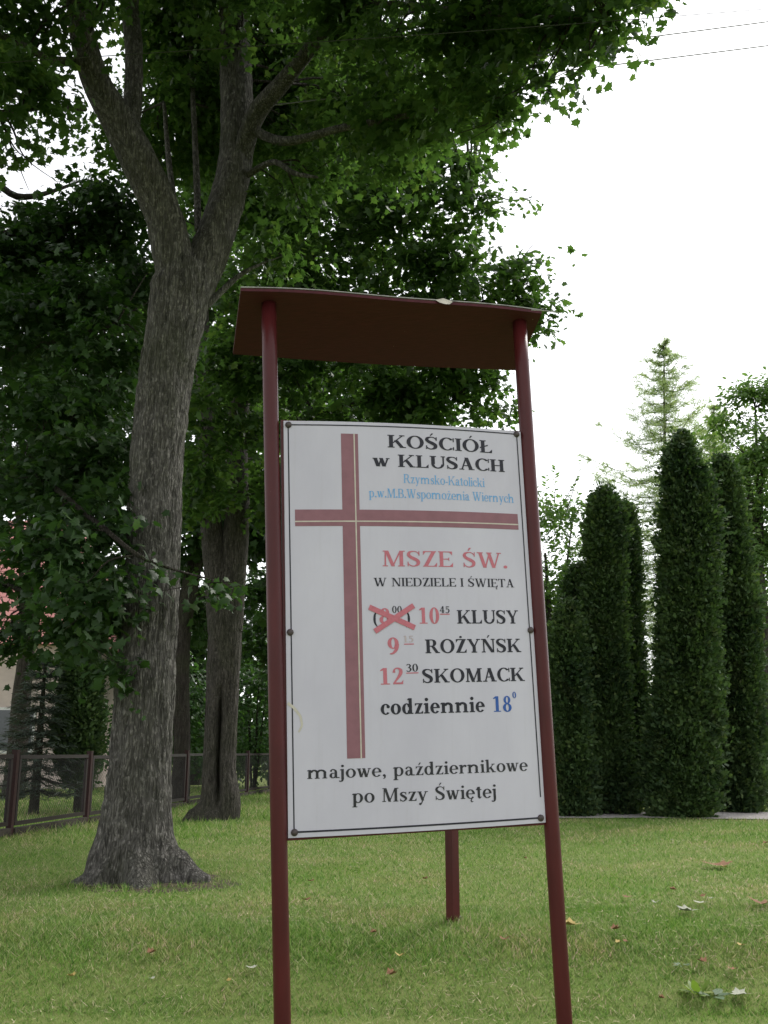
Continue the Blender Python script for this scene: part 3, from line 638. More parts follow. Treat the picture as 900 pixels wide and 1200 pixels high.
# slender detail: dense rings near the ground
m_ = MB(); m_.tube(pp, rr, 120, True, bark_disp(.022, 17., 3., flare1)); m_.build('trunk', BARK, maple, True)
def soil_patch(cx, cy, r, seed):
    m_ = MB(); n = 48; rings = [0, .35, .65, .85, 1]; b0 = []
    for q_ in rings:
        row = []
        for k in range(n):
            a = 2*math.pi*k/n; rr_ = r*q_*(1+.28*mnoise.noise(Vector((math.cos(a)*1.3+seed, math.sin(a)*1.3, 0)))+.12*mnoise.noise(Vector((math.cos(a)*5+seed, math.sin(a)*5, 3))))
            x, y = cx+math.cos(a)*rr_, cy+math.sin(a)*rr_; row.append((x, y, float(gz(x, y))+.022*(1-q_**3)-.003*(q_ == 1)+.012*mnoise.noise(Vector((x*6, y*6, seed)))*(q_ < 1)))
        b0.append(row)
    for i in range(1, len(rings)-1):
        for k in range(n): m_.poly([b0[i][k], b0[i+1][k], b0[i+1][(k+1) % n], b0[i][(k+1) % n]])
    m_.poly(b0[1]); tag(m_.build('bare_soil', SOIL, None, True), kind='structure')
SOIL = plain('bare_soil', (.085, .07, .05, 1), 1, .1, .45, 22)
soil_patch(tb[0]+.1, DT-.1, .68, 2.); 
def tufts(spots, n, r0, r1, hm):
    V_, F_, o_ = [], [], 0
    for (x, y) in spots:
        a = RNG.random(n)*6.283; rr_ = r0+(r1-r0)*RNG.random(n)**1.6; px_, py_ = x+np.cos(a)*rr_, y+np.sin(a)*rr_; h = hm*(.35+.65*RNG.random(n)); w0 = .0045*(.7+.8*RNG.random(n)); b1 = RNG.random(n)*6.283; le = h*(.2+.7*RNG.random(n))
        B_ = np.stack([px_, py_, gz(px_, py_)-.005], -1); d = np.stack([np.cos(b1+1.5), np.sin(b1+1.5), 0*b1], -1)*w0[:, None]; T_ = B_+np.stack([np.cos(b1)*le, np.sin(b1)*le, h], -1)
        V_.append(np.stack([B_-d, B_+d, T_], 1).reshape(-1, 3)); F_.append(np.arange(3*n).reshape(n, 3)+o_); o_ += 3*n
    o = add('grass_tufts', fast_mesh('grass_tufts', np.concatenate(V_), np.concatenate(F_)), GRASS); tag(o, 'longer unmown grass tufts around the feet of posts and trunks', 'grass', kind='stuff')
LIMB = []
def limb(parent, path, mat, n=16, amp=.012, seed=0., m=14, store=LIMB):
    o = tube_obj('limb', path, mat, parent, n, m, bark_disp(amp, 17., seed)); pp, _ = smooth_path([p for p, _ in path], [r for _, r in path], 8); store += [p for p in pp[3:]]; return o
limb(maple, [pl(213, 350, 8.7, 50), pl(205, 310, 8.65, 50), pl(191, 250, 8.6, 45), pl(168, 200, 8.5, 44), pl(143, 150, 8.4, 41), pl(115, 100, 8.2, 34), pl(99, 50, 8.0, 31), pl(92, 0, 7.8, 29), pl(80, -120, 7.4, 22), pl(40, -300, 7.0, 12), pl(0, -420, 6.8, 5)], BARK, 40, .013, 1.)
limb(maple, [pl(150, 165, 8.42, 24), pl(155, 125, 8.5, 22), pl(157, 60, 8.6, 20), pl(153, 0, 8.7, 19), pl(160, -150, 8.9, 14), pl(190, -300, 9.2, 7)], BARK, 24, .01, 2.)
limb(maple, [pl(216, 365, 8.75, 46), pl(229, 330, 8.8, 52), pl(245, 295, 8.85, 49), pl(261, 250, 8.95, 45), pl(274, 200, 9.05, 42), pl(278, 150, 9.1, 39), pl(276, 60, 9.2, 36), pl(274, 0, 9.3, 34), pl(280, -150, 9.6, 24), pl(310, -320, 10, 10)], BARK, 40, .013, 4.)
limb(maple, [pl(281, 190, 9.05, 26), pl(300, 135, 8.8, 24), pl(330, 98, 8.5, 21), pl(370, 50, 8.1, 17), pl(407, 0, 7.8, 14), pl(470, -90, 7.3, 10), pl(560, -170, 6.9, 5)], BARK, 20, .009, 5.)
limb(maple, [pl(225, 372, 8.75, 13), pl(248, 352, 8.8, 10), pl(275, 327, 8.9, 7), pl(300, 312, 9.0, 4), pl(330, 300, 9.2, 1.5)], BARK, 14, .005, 6.)
limb(maple, [pl(95, 72, 8.15, 12), pl(60, 70, 7.9, 10), pl(28, 54, 7.6, 9), pl(-10, 40, 7.3, 7), pl(-80, 50, 6.8, 4)], BARK, 12, .004, 7.)
limb(maple, [pl(100, 128, 8.3, 6), pl(60, 126, 7.9, 5), pl(10, 131, 7.5, 4), pl(-50, 120, 7.1, 3)], BARK, 8, .002, 8.)
limb(maple, [pl(290, 205, 9.0, 8), pl(320, 190, 8.7, 7), pl(345, 203, 8.4, 6), pl(372, 208, 8.2, 3)], BARK, 8, .002, 9.)
limb(maple, [pl(215, 300, 8.8, 9), pl(205, 240, 9.0, 8), pl(198, 190, 9.2, 7), pl(192, 120, 9.5, 4)], BARK, 8, .002, 10.)
limb(maple, [pl(232, 270, 9.0, 8), pl(230, 200, 9.3, 8), pl(226, 110, 9.6, 6), pl(222, 20, 10, 4)], BARK, 8, .002, 11.)
limb(maple, [pl(400, 8, 7.8, 9), pl(470, 5, 7.4, 8), pl(560, 15, 7.0, 6), pl(650, 20, 6.7, 4), pl(710, 20, 6.5, 2)], BARK, 10, .003, 12.)
limb(maple, [pl(278, 140, 9.1, 14), pl(330, 165, 8.6, 11), pl(400, 150, 8.2, 9), pl(480, 135, 7.9, 7), pl(560, 120, 7.6, 4)], BARK, 10, .003, 13.)
#limb(maple, [pl(200, 470, 8.5, 12), pl(150, 460, 7.9, 10), pl(100, 500, 7.3, 8), pl(60, 560, 6.9, 6), pl(40, 620, 6.7, 3)], BARK, 10, .003, 14.)
cl = [ # upper right arm
 pc(712, 15, 6.6, 38, 36, None, .8), pc(655, 50, 6.8, 45, 42, None, .85), pc(735, -30, 6.5, 38, 34, None, .8), pc(600, 40, 7.0, 60, 52), pc(690, 68, 6.7, 20, 26, None, .7), pc(618, 98, 6.9, 28, 24, None, .75), pc(550, 95, 7.3, 52, 40), pc(510, 50, 7.5, 80, 70), pc(480, 130, 7.9, 65, 50),
 pc(590, 138, 7.2, 20, 18, None, .6), pc(440, 55, 8.0, 70, 65), pc(400, 125, 9.6, 70, 50), pc(345, 50, 10.2, 80, 70), pc(350, 165, 10, 50, 30, None, .8), pc(440, 165, 8.8, 55, 32, None, .8), pc(530, 150, 7.9, 36, 24, None, .7),
 # crown carried on overhead out of frame, unseen clumps added to shade the limbs
 pc(600, -70, 6.8, 110, 80), pc(450, -80, 7.4, 110, 90), pc(300, -90, 8.6, 120, 90), pc(150, -110, 8.4, 120, 90), pc(20, -90, 7.2, 120, 90), pc(380, -230, 8.5, 200, 120), pc(120, -260, 8.0, 220, 120), pc(620, -190, 7.5, 120, 80), pc(250, -380, 9.5, 260, 110), ((-2.5, 4.5, 9.6), (2.2, 2.2, 1.0), .8), ((.6, 4.4, 9.2), (2.2, 2.0, 1.0), .8), ((-3.2, 4.2, 6.9), (1.5, 1.2, .8), .8), ((-1.2, 3.4, 6.4), (1.6, 1.3, .8), .8), ((-4.6, 5.6, 7.8), (1.3, 1.3, .8), .8), ((.9, 4.0, 6.9), (1.3, 1.0, .6), .8), ((-2.6, 2.2, 6.2), (1.8, 1.2, .8), .8), ((-4.5, 6.0, 9.5), (2.2, 2.4, 1.3), .8), ((-1.0, 7.5, 10.8), (3.0, 3.0, 1.2), .7),
 # behind and between the limbs
 pc(250, 70, 10.4, 90, 90), pc(200, 150, 10.8, 80, 70), pc(330, 130, 10.6, 80, 70), pc(210, 30, 10.2, 70, 60),
 pc(282, 15, 8.5, 45, 34, None, .6), pc(240, 110, 9.9, 40, 50), pc(120, -15, 7.3, 40, 26, None, .6), pc(310, 290, 9.2, 40, 26, None, .7), pc(345, 215, 9.0, 40, 26, None, .7),
 # left
 pc(30, 14, 7.4, 42, 34), pc(-5, 78, 7.2, 50, 38), pc(30, 105, 7.5, 50, 24), pc(-30, 150, 7.2, 45, 50), pc(15, 172, 7.6, 24, 16, None, .6)]
A, subs = clump_sprays(cl, 680, .074, K=10, L=.36, sub=12)
add('crown', leaf_mesh('crown', *A, 'maple'), MAPLE, maple); n1 = len(A[0])
twigs(LIMB, subs, BARKDK, maple, .014, 2.6, .6)

# ------------------------------------------------------------------ the low bough of shaded leaves in front of the trunk belongs to the dark maple at the left
LIM2 = []
lt = P(-90, 700, 11.5); lt[2] = float(gz(lt[0], lt[1]))
lm = root('maple_tree', lt, 'shady maple at the left edge whose dark low boughs hang over the wire fence', 'tree', 'broad-leaved trees behind the notice board')
tube_obj('trunk', [(lt+np.array([0, 0, -.2]), .36), (lt+np.array([0, 0, .4]), .27), (lt+np.array([.05, 0, 2.5]), .23), (lt+np.array([0, .1, 5]), .19), (lt+np.array([.1, .2, 8.5]), .09)], BARKDK, lm, 40, 12, bark_disp(.014, 16., 7.))
for pth in ([(lt+np.array([.05, 0, 2.6]), .10), pl(-40, 560, 10.6, 10), pl(40, 560, 9.6, 8), pl(110, 610, 8.4, 7), pl(170, 655, 8.1, 5), pl(250, 680, 8.4, 2)],
            [(lt+np.array([.05, 0, 3.4]), .10), pl(-20, 440, 10.8, 11), pl(60, 400, 10.3, 8), pl(150, 380, 10, 1.5)],
            [(lt+np.array([0, .1, 4.6]), .09), pl(-20, 300, 11, 10), pl(60, 270, 11, 8), pl(140, 240, 11, 1.5)],
            [(lt+np.array([0, .1, 2.2]), .08), pl(-60, 680, 10, 8), pl(20, 690, 9.3, 6), pl(90, 730, 8.8, 3)],
            [(lt+np.array([0, .1, 5.6]), .09), pl(-60, 180, 12, 10), pl(20, 230, 12, 8), pl(100, 210, 12.5, 1.5)]):
    limb(lm, pth, BARKDK, 12, .005, 3., 10, LIM2)
cl = [pc(100, 610, 8.5, 70, 60), pc(118, 685, 8.3, 48, 42), pc(60, 650, 9.0, 60, 45, None, .75), pc(105, 740, 8.6, 48, 42), pc(140, 790, 8.3, 18, 26, None, .8), pc(238, 682, 8.4, 26, 14, None, .7), pc(70, 740, 9.2, 50, 35, None, .7), pc(30, 560, 9.3, 70, 50), pc(120, 530, 9.3, 70, 50),
      pc(50, 470, 9.8, 70, 55), pc(130, 430, 10, 60, 55), pc(40, 390, 10.2, 70, 50), pc(120, 360, 10.3, 60, 40), pc(-10, 700, 9.4, 35, 30, None, .5), pc(20, 760, 9.2, 38, 24, None, .7), pc(25, 655, 9.6, 40, 34, None, .35), pc(70, 690, 9.5, 36, 34, None, .5),
      pc(50, 300, 11, 70, 50), pc(140, 270, 11.2, 65, 50), pc(110, 245, 11.4, 45, 26), pc(40, 270, 11.2, 55, 30), pc(150, 330, 11, 50, 40), pc(-80, 350, 11, 90, 120), pc(-90, 550, 10.6, 80, 90), pc(-70, 230, 11.5, 60, 45), pc(-120, 60, 12, 120, 90)]
A, subs = clump_sprays(cl, 540, .083, K=10, L=.38, sub=12)
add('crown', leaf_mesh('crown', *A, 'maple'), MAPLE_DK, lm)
twigs(LIM2, subs, BARKDK, lm, .012, 2.6, .6)

# ------------------------------------------------------------------ the second maple, trunk with a long cleft
D2 = 16.0; b2 = G(258, 956); b2[1] = D2; b2[2] = float(gz(b2[0], D2)); LIM3 = []
m2 = root('maple_tree', b2, 'older maple with a long dark cleft in its trunk, between big maple and notice board', 'tree', 'broad-leaved trees behind the notice board')
def flare2(p, th, r):
    h = max(0, p[2]-b2[2]); k = math.exp(-h/.16); o_ = k*(.07+.04*math.cos(5*th+1)+.03*math.cos(3*th))
    dd = abs(((th-CLEFT+math.pi) % (2*math.pi))-math.pi); hh = max(0., 1-abs(h-1.1)/1.0)
    return o_-.26*max(0, 1-dd/.26)*min(1, hh*2.2)
CLEFT = math.radians(-90)
path2 = [(b2+np.array([0, 0, -.2]), .36), pl(257, 945, D2, 47), pl(257, 900, D2, 40), pl(259, 850, D2, 39), pl(261, 800, D2, 39), pl(264, 740, D2, 40), pl(264, 715, D2, 36), pl(264, 685, D2, 24)]
pp, rr = smooth_path([p for p, _ in path2], [r for _, r in path2], 16); m_ = MB(); m_.tube(pp, rr, 90, True, bark_disp(.018, 13., 5., flare2)); m_.build('trunk', BARK2, m2, True)
limb(m2, [pl(260, 740, D2, 33), pl(257, 695, D2, 33), pl(250, 640, D2, 29), pl(246, 590, D2, 25), pl(243, 520, D2, 23), pl(240, 450, 16.2, 20), pl(236, 330, 16.5, 15), pl(240, 180, 17, 8)], BARK2, 24, .014, 5., 10, LIM3)
limb(m2, [pl(268, 740, D2, 33), pl(270, 695, D2, 35), pl(276, 640, D2, 32), pl(278, 590, D2, 29), pl(277, 520, D2, 27), pl(285, 450, 15.8, 22), pl(310, 340, 15.5, 15), pl(340, 200, 15, 8)], BARK2, 24, .014, 6., 10, LIM3)
limb(m2, [pl(283, 470, 15.8, 14), pl(340, 420, 15.2, 11), pl(420, 390, 14.6, 8), pl(520, 370, 14, 5), pl(600, 340, 13.6, 3)], BARKDK, 10, .004, 7., 8, LIM3)
limb(m2, [pl(305, 350, 15.5, 12), pl(380, 290, 14.8, 9), pl(470, 260, 14.2, 6), pl(550, 230, 13.8, 3)], BARKDK, 10, .004, 8., 8, LIM3)
limb(m2, [pl(278, 520, 16, 12), pl(340, 500, 15.2, 9), pl(430, 470, 14.6, 6), pl(530, 470, 14.2, 3)], BARKDK, 10, .004, 9., 8, LIM3)
cl = [pc(540, 195, 13.6, 38, 28), pc(580, 235, 13.5, 26, 16, None, .7), pc(520, 255, 13.6, 42, 38), pc(470, 220, 13.9, 60, 50), pc(420, 280, 14.2, 65, 55), pc(490, 310, 13.9, 60, 45), pc(555, 330, 13.6, 40, 32), pc(605, 318, 13.4, 34, 26), pc(622, 340, 13.3, 22, 22), pc(590, 365, 13.5, 40, 25), pc(625, 385, 13.3, 14, 20, None, .6),
      pc(360, 240, 14.6, 65, 55), pc(330, 320, 14.8, 65, 55), pc(390, 350, 14.4, 65, 50), pc(470, 380, 14.1, 60, 50), pc(545, 400, 13.8, 45, 35), pc(530, 440, 13.9, 50, 35), pc(572, 475, 13.8, 24, 20), pc(560, 455, 13.8, 22, 22), pc(440, 440, 14.3, 65, 50), pc(360, 430, 14.7, 65, 55), pc(500, 480, 14.2, 50, 30), pc(400, 490, 14.6, 60, 40),
      pc(300, 400, 15, 50, 60), pc(300, 260, 15.2, 60, 60), pc(240, 240, 17, 70, 60), pc(250, 350, 17.2, 60, 60), pc(290, 500, 17.2, 50, 50), pc(300, 560, 17.2, 40, 45), pc(230, 460, 17.3, 50, 50), pc(240, 560, 17.4, 40, 40, None, .6), pc(290, 150, 16, 90, 60), pc(400, 180, 14.8, 70, 50), pc(470, 150, 14.4, 60, 40), pc(380, 60, 15.5, 120, 80), pc(520, 100, 14.5, 60, 50), pc(450, 550, 15, 70, 50), pc(340, 560, 15.6, 50, 50), pc(255, 545, 15, 40, 40), pc(285, 590, 15, 30, 26, None, .7), pc(225, 600, 15.2, 24, 30, None, .7), pc(255, 490, 14.8, 50, 45), pc(285, 430, 14.8, 40, 40)]
A, subs = clump_sprays(cl, 290, .105, K=10, L=.5, sub=8)
add('crown', leaf_mesh('crown', *A, 'maple'), MAPLE, m2)
twigs(LIM3, subs, BARKDK, m2, .02, 4, .6)

# dark forked tree between the two trunks, and the wood-edge trees beyond the fence
def simple_tree(px, pyb, D, wpx, h, crown, label, lean=(0, 0), mat=MAPLE_DK, bark=BARKDK, size=.16, dens=110, K=9, L=.7, kind='maple_far', sub=4, cat='tree', group='broad-leaved trees behind the notice board', name='maple_tree', limbs=4, spread=.30):
    b = P(px, 880, D); b[2] = float(gz(b[0], D)); r = wpx*pxlen(px, 880, D)/2
    t = root(name, b, label, cat, group); ln = np.array([lean[0], lean[1], 0.])
    pts = [(b+np.array([0, 0, -.2]), r*1.5), (b+np.array([0, 0, .3]), r*1.15), (b+ln*.25+np.array([0, 0, h*.25]), r), (b+ln*.6+np.array([.05, 0, h*.5]), r*.75), (b+ln+np.array([0, 0, h*.9]), r*.25)]
    tube_obj('trunk', pts, bark, t, 24, 8, bark_disp(.012, 12., D)); LP = [p for p in smooth_path([p for p, _ in pts], [1]*5, 8)[0]]
    for k in range(limbs):
        c_, r_, _ = crown[k*max(1, len(crown)//max(1, limbs)) % len(crown)]; z0 = b[2]+h*(.3+.12*k); a = b+ln*.4+np.array([0, 0, z0-b[2]])
        if c_[2] < z0+.2: a = b+ln*.25+np.array([0, 0, max(.6, c_[2]-b[2]-.6)])
        limb(t, [(a, r*.45), ((a+c_)/2+np.array([0, 0, .2]), r*.28), (np.asarray(c_), r*.1)], bark, 8, .004, k*1., 6, LP)
    A, subs = clump_sprays(crown, dens, size, K=K, L=L, sub=sub, kind=kind, spread=spread)
    add('crown', leaf_mesh('crown', *A, kind), mat, t); twigs(LP, subs, bark, t, .016, 5, .5); return t
D3 = 21.; LIM4 = []; b3 = P(212, 880, D3); b3[2] = float(gz(b3[0], D3))
t3 = root('maple_tree', b3, 'slim dark leaning tree seen between the two big trunks', 'tree', 'broad-leaved trees behind the notice board')
tube_obj('trunk', [(b3+np.array([0, 0, -.2]), .24), pl(213, 880, D3, 20), pl(212, 800, D3, 19), pl(214, 740, D3, 20), pl(222, 690, D3, 20), pl(232, 640, D3, 16), pl(236, 560, D3, 13), pl(240, 400, D3, 7)], BARKDK, t3, 24, 10, bark_disp(.012, 12., 2.))
limb(t3, [pl(214, 745, D3, 15), pl(205, 690, D3, 12), pl(198, 600, D3, 10), pl(190, 480, D3, 5)], BARKDK, 10, .004, 2., 8, LIM4)
cl = [pc(215, 620, 20.5, 45, 45), pc(300, 640, 21, 40, 40), pc(215, 520, 21, 60, 60), pc(290, 560, 21.5, 50, 50), pc(120, 560, 21.5, 70, 50), pc(220, 430, 21.5, 80, 60), pc(110, 460, 22, 80, 60), pc(330, 470, 21.5, 70, 60), pc(215, 330, 22, 100, 70), pc(300, 700, 21, 30, 40), pc(232, 720, 21.5, 26, 36), pc(190, 700, 22, 30, 60), pc(300, 600, 21, 34, 40)]
A, subs = clump_sprays(cl, 120, .18, K=9, L=.7, sub=4); add('crown', leaf_mesh('crown', *A, 'maple_far'), MAPLE_DK, t3); twigs(LIM4, subs, BARKDK, t3, .02, 5, .5)
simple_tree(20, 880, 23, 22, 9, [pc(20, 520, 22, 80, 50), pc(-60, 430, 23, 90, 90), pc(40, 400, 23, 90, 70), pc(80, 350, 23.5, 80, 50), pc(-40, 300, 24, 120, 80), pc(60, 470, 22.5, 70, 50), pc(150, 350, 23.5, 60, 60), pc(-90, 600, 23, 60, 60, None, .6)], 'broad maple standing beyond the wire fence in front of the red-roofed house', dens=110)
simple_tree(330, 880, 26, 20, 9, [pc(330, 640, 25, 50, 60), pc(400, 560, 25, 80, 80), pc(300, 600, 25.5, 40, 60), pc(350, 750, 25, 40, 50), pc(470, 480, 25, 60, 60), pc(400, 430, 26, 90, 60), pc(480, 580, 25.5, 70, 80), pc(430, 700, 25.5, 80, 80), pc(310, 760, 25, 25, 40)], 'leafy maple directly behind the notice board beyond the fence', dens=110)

simple_tree(230, 880, 33, 14, 6.5, [pc(215, 730, 32, 50, 60), pc(280, 710, 32, 60, 60), pc(150, 760, 32.5, 50, 60), pc(230, 800, 32, 60, 60), pc(310, 780, 32, 40, 60), pc(190, 660, 33, 50, 50), pc(120, 690, 33, 40, 50, None, .5)], 'low bushy tree closing the view between the two big trunks', dens=110, limbs=3)
# ------------------------------------------------------------------ shrubs beyond the fence
def shrub(px, py, D, rx, ry, label, mat=SHRUB, size=.10, dens=70, kind='oval', K=8, name='shrub', cat='shrub'):
    c = P(px, py, D); k = pxlen(px, py, D); g0 = float(gz(c[0], D)); top = P(px, py-ry, D)[2]; rx *= k; hz = (top-g0)
    b = np.array([c[0], D, g0]); t = root(name, b, label, cat, 'shrubs beyond the fence')
    cls = [(b+np.array([0, 0, hz*.55]), (rx, rx*.8, hz*.45), 1.), (b+np.array([rx*.35, 0, hz*.3]), (rx*.75, rx*.7, hz*.32), .8), (b+np.array([-rx*.35, -.1, hz*.3]), (rx*.75, rx*.7, hz*.32), .8)]
    A, subs = clump_sprays(cls, dens*2.6, size*1.1, K=K, L=.4, sub=8, kind=kind); A[0][:, 2] = np.maximum(A[0][:, 2], g0+.03)
    add('foliage', leaf_mesh('foliage', *A, kind), mat, t)
    m_ = MB()
    for k in range(5):
        an = k*1.257; e_ = b+np.array([math.cos(an)*rx*.5, math.sin(an)*rx*.4, hz*.7]); m_.tube([b+np.array([math.cos(an)*.05, math.sin(an)*.05, -.05]), (b+e_)/2+np.array([0, 0, .1]), e_], [.03, .022, .008], 6)
    m_.build('stem', BARKDK, t, True); return t
shrub(212, 830, 27, 38, 95, 'bluish green shrub seen between the two big trunks', SHRUB, .13, 75)
shrub(300, 810, 28.5, 34, 95, 'bright green shrub just left of the notice board post', SHRUB, .13, 75)
shrub(350, 850, 30, 45, 60, 'shrub directly behind the lower left corner of the notice board', SHRUB, .14, 36)
shrub(112, 830, 27, 20, 55, 'pale green bush glimpsed left of the big trunk', SHRUB, .12, 42)
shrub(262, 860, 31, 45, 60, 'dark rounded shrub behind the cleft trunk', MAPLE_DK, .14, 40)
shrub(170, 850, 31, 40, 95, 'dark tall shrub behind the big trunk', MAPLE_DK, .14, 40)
shrub(460, 850, 31, 60, 80, 'wide shrub hidden behind the middle of the notice board', MAPLE_DK, .15, 30)

# spruce and vase-shaped thuja beyond the fence
def conifer_spruce(px, D, top_px, rpx, label):
    b = P(px, 880, D); b[2] = float(gz(b[0], D)); H = P(px, top_px, D)[2]-b[2]; R_ = rpx*pxlen(px, 880, D)
    t = root('spruce_tree', b, label, 'tree'); tube_obj('trunk', [(b+np.array([0, 0, -.1]), .10), (b+np.array([0, 0, H*.5]), .06), (b+np.array([0, 0, H]), .012)], BARKDK, t, 12, 10, bark_disp(.005, 20., 1.))
    br = MB(); C_, D_, N_ = [], [], []
    nw = 12
    for i in range(nw):
        z = .45+(H-.5)*i/nw; L = R_*(1-(z/H)**1.3)*random.uniform(.85, 1.1)+.08
        for k in range(9):
            an = k*.698+i*.4+random.uniform(-.2, .2); o_ = np.array([math.cos(an), math.sin(an), 0]); tip = b+o_*L+np.array([0, 0, z-.22*L+.1]); mid = b+o_*L*.55+np.array([0, 0, z-.16*L]); a = b+np.array([0, 0, z])
            pp, rr = smooth_path([a, mid, tip], [.018, .011, .004], 5); br.tube(pp, rr, 5, False)
            sd = np.array([-o_[1], o_[0], 0])
            for j in range(17):
                s_ = random.random()**.8; q_ = pp[int(s_*(len(pp)-1))]; lat = random.uniform(-1, 1)*.32*L*(1-s_*.6); q_ = q_+sd*lat+np.array([0, 0, -.10*abs(lat)+random.uniform(-.03, .03)])
                for m in range(5): C_.append(q_+np.random.default_rng(j*7+m).normal(size=3)*.03); D_.append(o_*.8+sd*np.sign(lat)*.7+np.array([random.uniform(-.5, .5), random.uniform(-.5, .5), random.uniform(-.5, .35)])); N_.append([random.uniform(-1, 1), random.uniform(-1, 1), 1])
    br.build('branches', BARKDK, t, True)
    C_, D_, N_ = map(np.array, (C_, D_, N_)); add('crown', leaf_mesh('crown', C_, D_.astype(float), N_.astype(float), .13*(.6+.7*RNG.random(len(C_))), 'needle'), SPRUCE, t)
conifer_spruce(45, 17.5, 760, 62, 'grey green spruce with tiered branches behind the wire fence')

def thuja(px, D, base_px, prof, label, name='thuja', n=9000, size=.092, group='columnar thujas along the gravel path', dk=THUJA, lean=0.0):
    """prof: (photo y, half width in photo px, centre x in photo px) from the base upwards"""
    b = P(px, base_px, D); b[2] = float(gz(b[0], D)); t = root(name, b, label, 'thuja', group)
    zz = np.array([P(c, y, D)[2] for y, h, c in prof]); hw = np.array([h*pxlen(c, y, D) for y, h, c in prof]); cx = np.array([P(c, y, D)[0] for y, h, c in prof])
    sd_ = float(RNG.random()*50); nc = int(n/10)                 # little tufts, each a bunch of flat scaly sprays
    z = zz[0]+(zz[-1]-zz[0])*RNG.random(nc*2); k = RNG.random(nc*2) < .2+.8*np.interp(z, zz, hw)/hw.max(); z = z[k]; nc = len(z); th = RNG.random(nc)*2*np.pi
    lump = np.array([mnoise.noise(Vector((math.cos(a)*1.5+sd_, math.sin(a)*1.5, q*.9)))*.18+mnoise.noise(Vector((math.cos(a)*3.8+sd_, math.sin(a)*3.8, q*3.0)))*.24+mnoise.noise(Vector((math.cos(a)*9+sd_, math.sin(a)*9, q*6.5)))*.16 for a, q in zip(th, z)])
    r = np.interp(z, zz, hw)*(.84+lump)*(.78+.24*RNG.random(nc)+.16*(RNG.random(nc) < .06)); o1 = np.stack([np.cos(th), np.sin(th), 0*th], -1)
    c1 = np.stack([np.interp(z, zz, cx), np.full(nc, D), z], -1)+o1*r[:, None]; kk = 26
    o_ = np.repeat(o1, kk, 0); n = len(o_); sg = .045+.045*np.repeat(RNG.random(nc), kk)[:, None]
    C_ = np.repeat(c1, kk, 0)+RNG.normal(size=(n, 3))*sg*np.array([1, 1, .8])
    D_ = o_*(.55+.5*RNG.random((n, 1)))+RNG.normal(size=(n, 3))*.42; D_[:, 2] += .45
    tang = np.stack([-o_[:, 1], o_[:, 0], 0*o_[:, 0]], -1); N_ = tang*RNG.normal(size=(n, 1))+o_*RNG.normal(size=(n, 1))*.6+np.array([0, 0, .5])
    s_ = size*(.5+.8*RNG.random(n)); C_[:, 2] = np.maximum(C_[:, 2], b[2]+.02); C_ -= D_*s_[:, None]*.4
    m1 = leaf_mesh('crown', C_, D_, N_, s_, 'fan')
    # dense inner body of the same foliage
    add('crown', m1, dk, t); m_ = MB()
    for i in range(len(zz)): pass
    pp = [np.array([np.interp(q, zz, cx), D, q]) for q in np.linspace(zz[0]+.05, zz[-1]-.15, 40)]; rr = [max(.02, np.interp(p[2], zz, hw)*.52) for p in pp]
    m_.tube(pp, rr, 24, True, lambda p, d, a, r, i: r*.25*mnoise.noise(Vector((d[0]*3+sd_, d[1]*3, p[2]*3)))); m_.build('inner_foliage', dk, t, True)
    m_ = MB(); m_.tube([b+np.array([0, 0, -.1]), b+np.array([0, 0, max(.5, (zz[0]-b[2])+.3)])], [.09, .07], 10); m_.build('trunk', BARKDK, t, True)
    return t
def colprof(base, top, cx0, cx1, w, taper=.75):
    pts = []
    for s_, k in ((0, .80), (.05, .95), (.15, 1.0), (.35, 1.0), (.55, .95), (.75, .86), (.87, .76), (.93, .62), (.97, .42), (1, .12)):
        pts.append((base+(top-base)*s_, w*k, cx0+(cx1-cx0)*s_))
    return pts
thuja(803, 16.9, 955, [(958, 34, 799), (944, 42, 800), (902, 44, 799), (850, 43, 803), (823, 42, 804), (780, 37, 806), (744, 35, 806), (691, 34, 807), (640, 34, 808), (612, 34, 808), (585, 32, 807), (559, 28, 804), (540, 18, 798), (525, 11, 798), (509, 2, 799)], 'tallest thuja, a broad dense dark green column at the edge of the gravel path', n=16000)
thuja(866, 18.2, 948, [(950, 24, 868), (902, 28, 868), (823, 28, 866), (744, 27, 864), (691, 25, 860), (612, 20, 854), (586, 18, 851), (560, 15, 849), (545, 9, 847), (536, 2, 845)], 'thuja column just right of the tallest thuja', n=12000)
thuja(714, 17.6, 946, [(948, 24, 722), (902, 22, 719), (823, 23, 713), (744, 24, 708), (691, 23, 707), (638, 22, 708), (602, 20, 708), (588, 14, 708), (573, 2, 707)], 'thuja column with a feathery tip left of the tallest thuja', n=11000)
thuja(738, 18.8, 942, [(944, 17, 735), (902, 18, 737), (850, 19, 737), (770, 18, 735), (691, 16, 734), (638, 14, 733), (612, 11, 732), (590, 2, 730)], 'narrow thuja tucked behind the feathery-tipped thuja', n=8000)
thuja(668, 17.0, 950, [(952, 18, 674), (902, 20, 671), (840, 18, 668), (800, 17, 667), (744, 16, 664), (725, 11, 665), (708, 2, 666)], 'shortest thuja, next to the notice board post', n=8000)
thuja(688, 18.0, 946, [(948, 15, 690), (902, 17, 690), (823, 17, 686), (744, 15, 680), (691, 13, 676), (677, 8, 676), (663, 2, 676)], 'slender thuja leaning beside the shortest thuja', n=7000)
thuja(91, 18.0, 948, [(920, 10, 91), (900, 20, 91), (870, 28, 91), (830, 26, 92), (780, 20, 94), (740, 8, 95), (725, 2, 95)], 'small dark vase-shaped thuja beside the spruce behind the fence', n=5000, group=None)

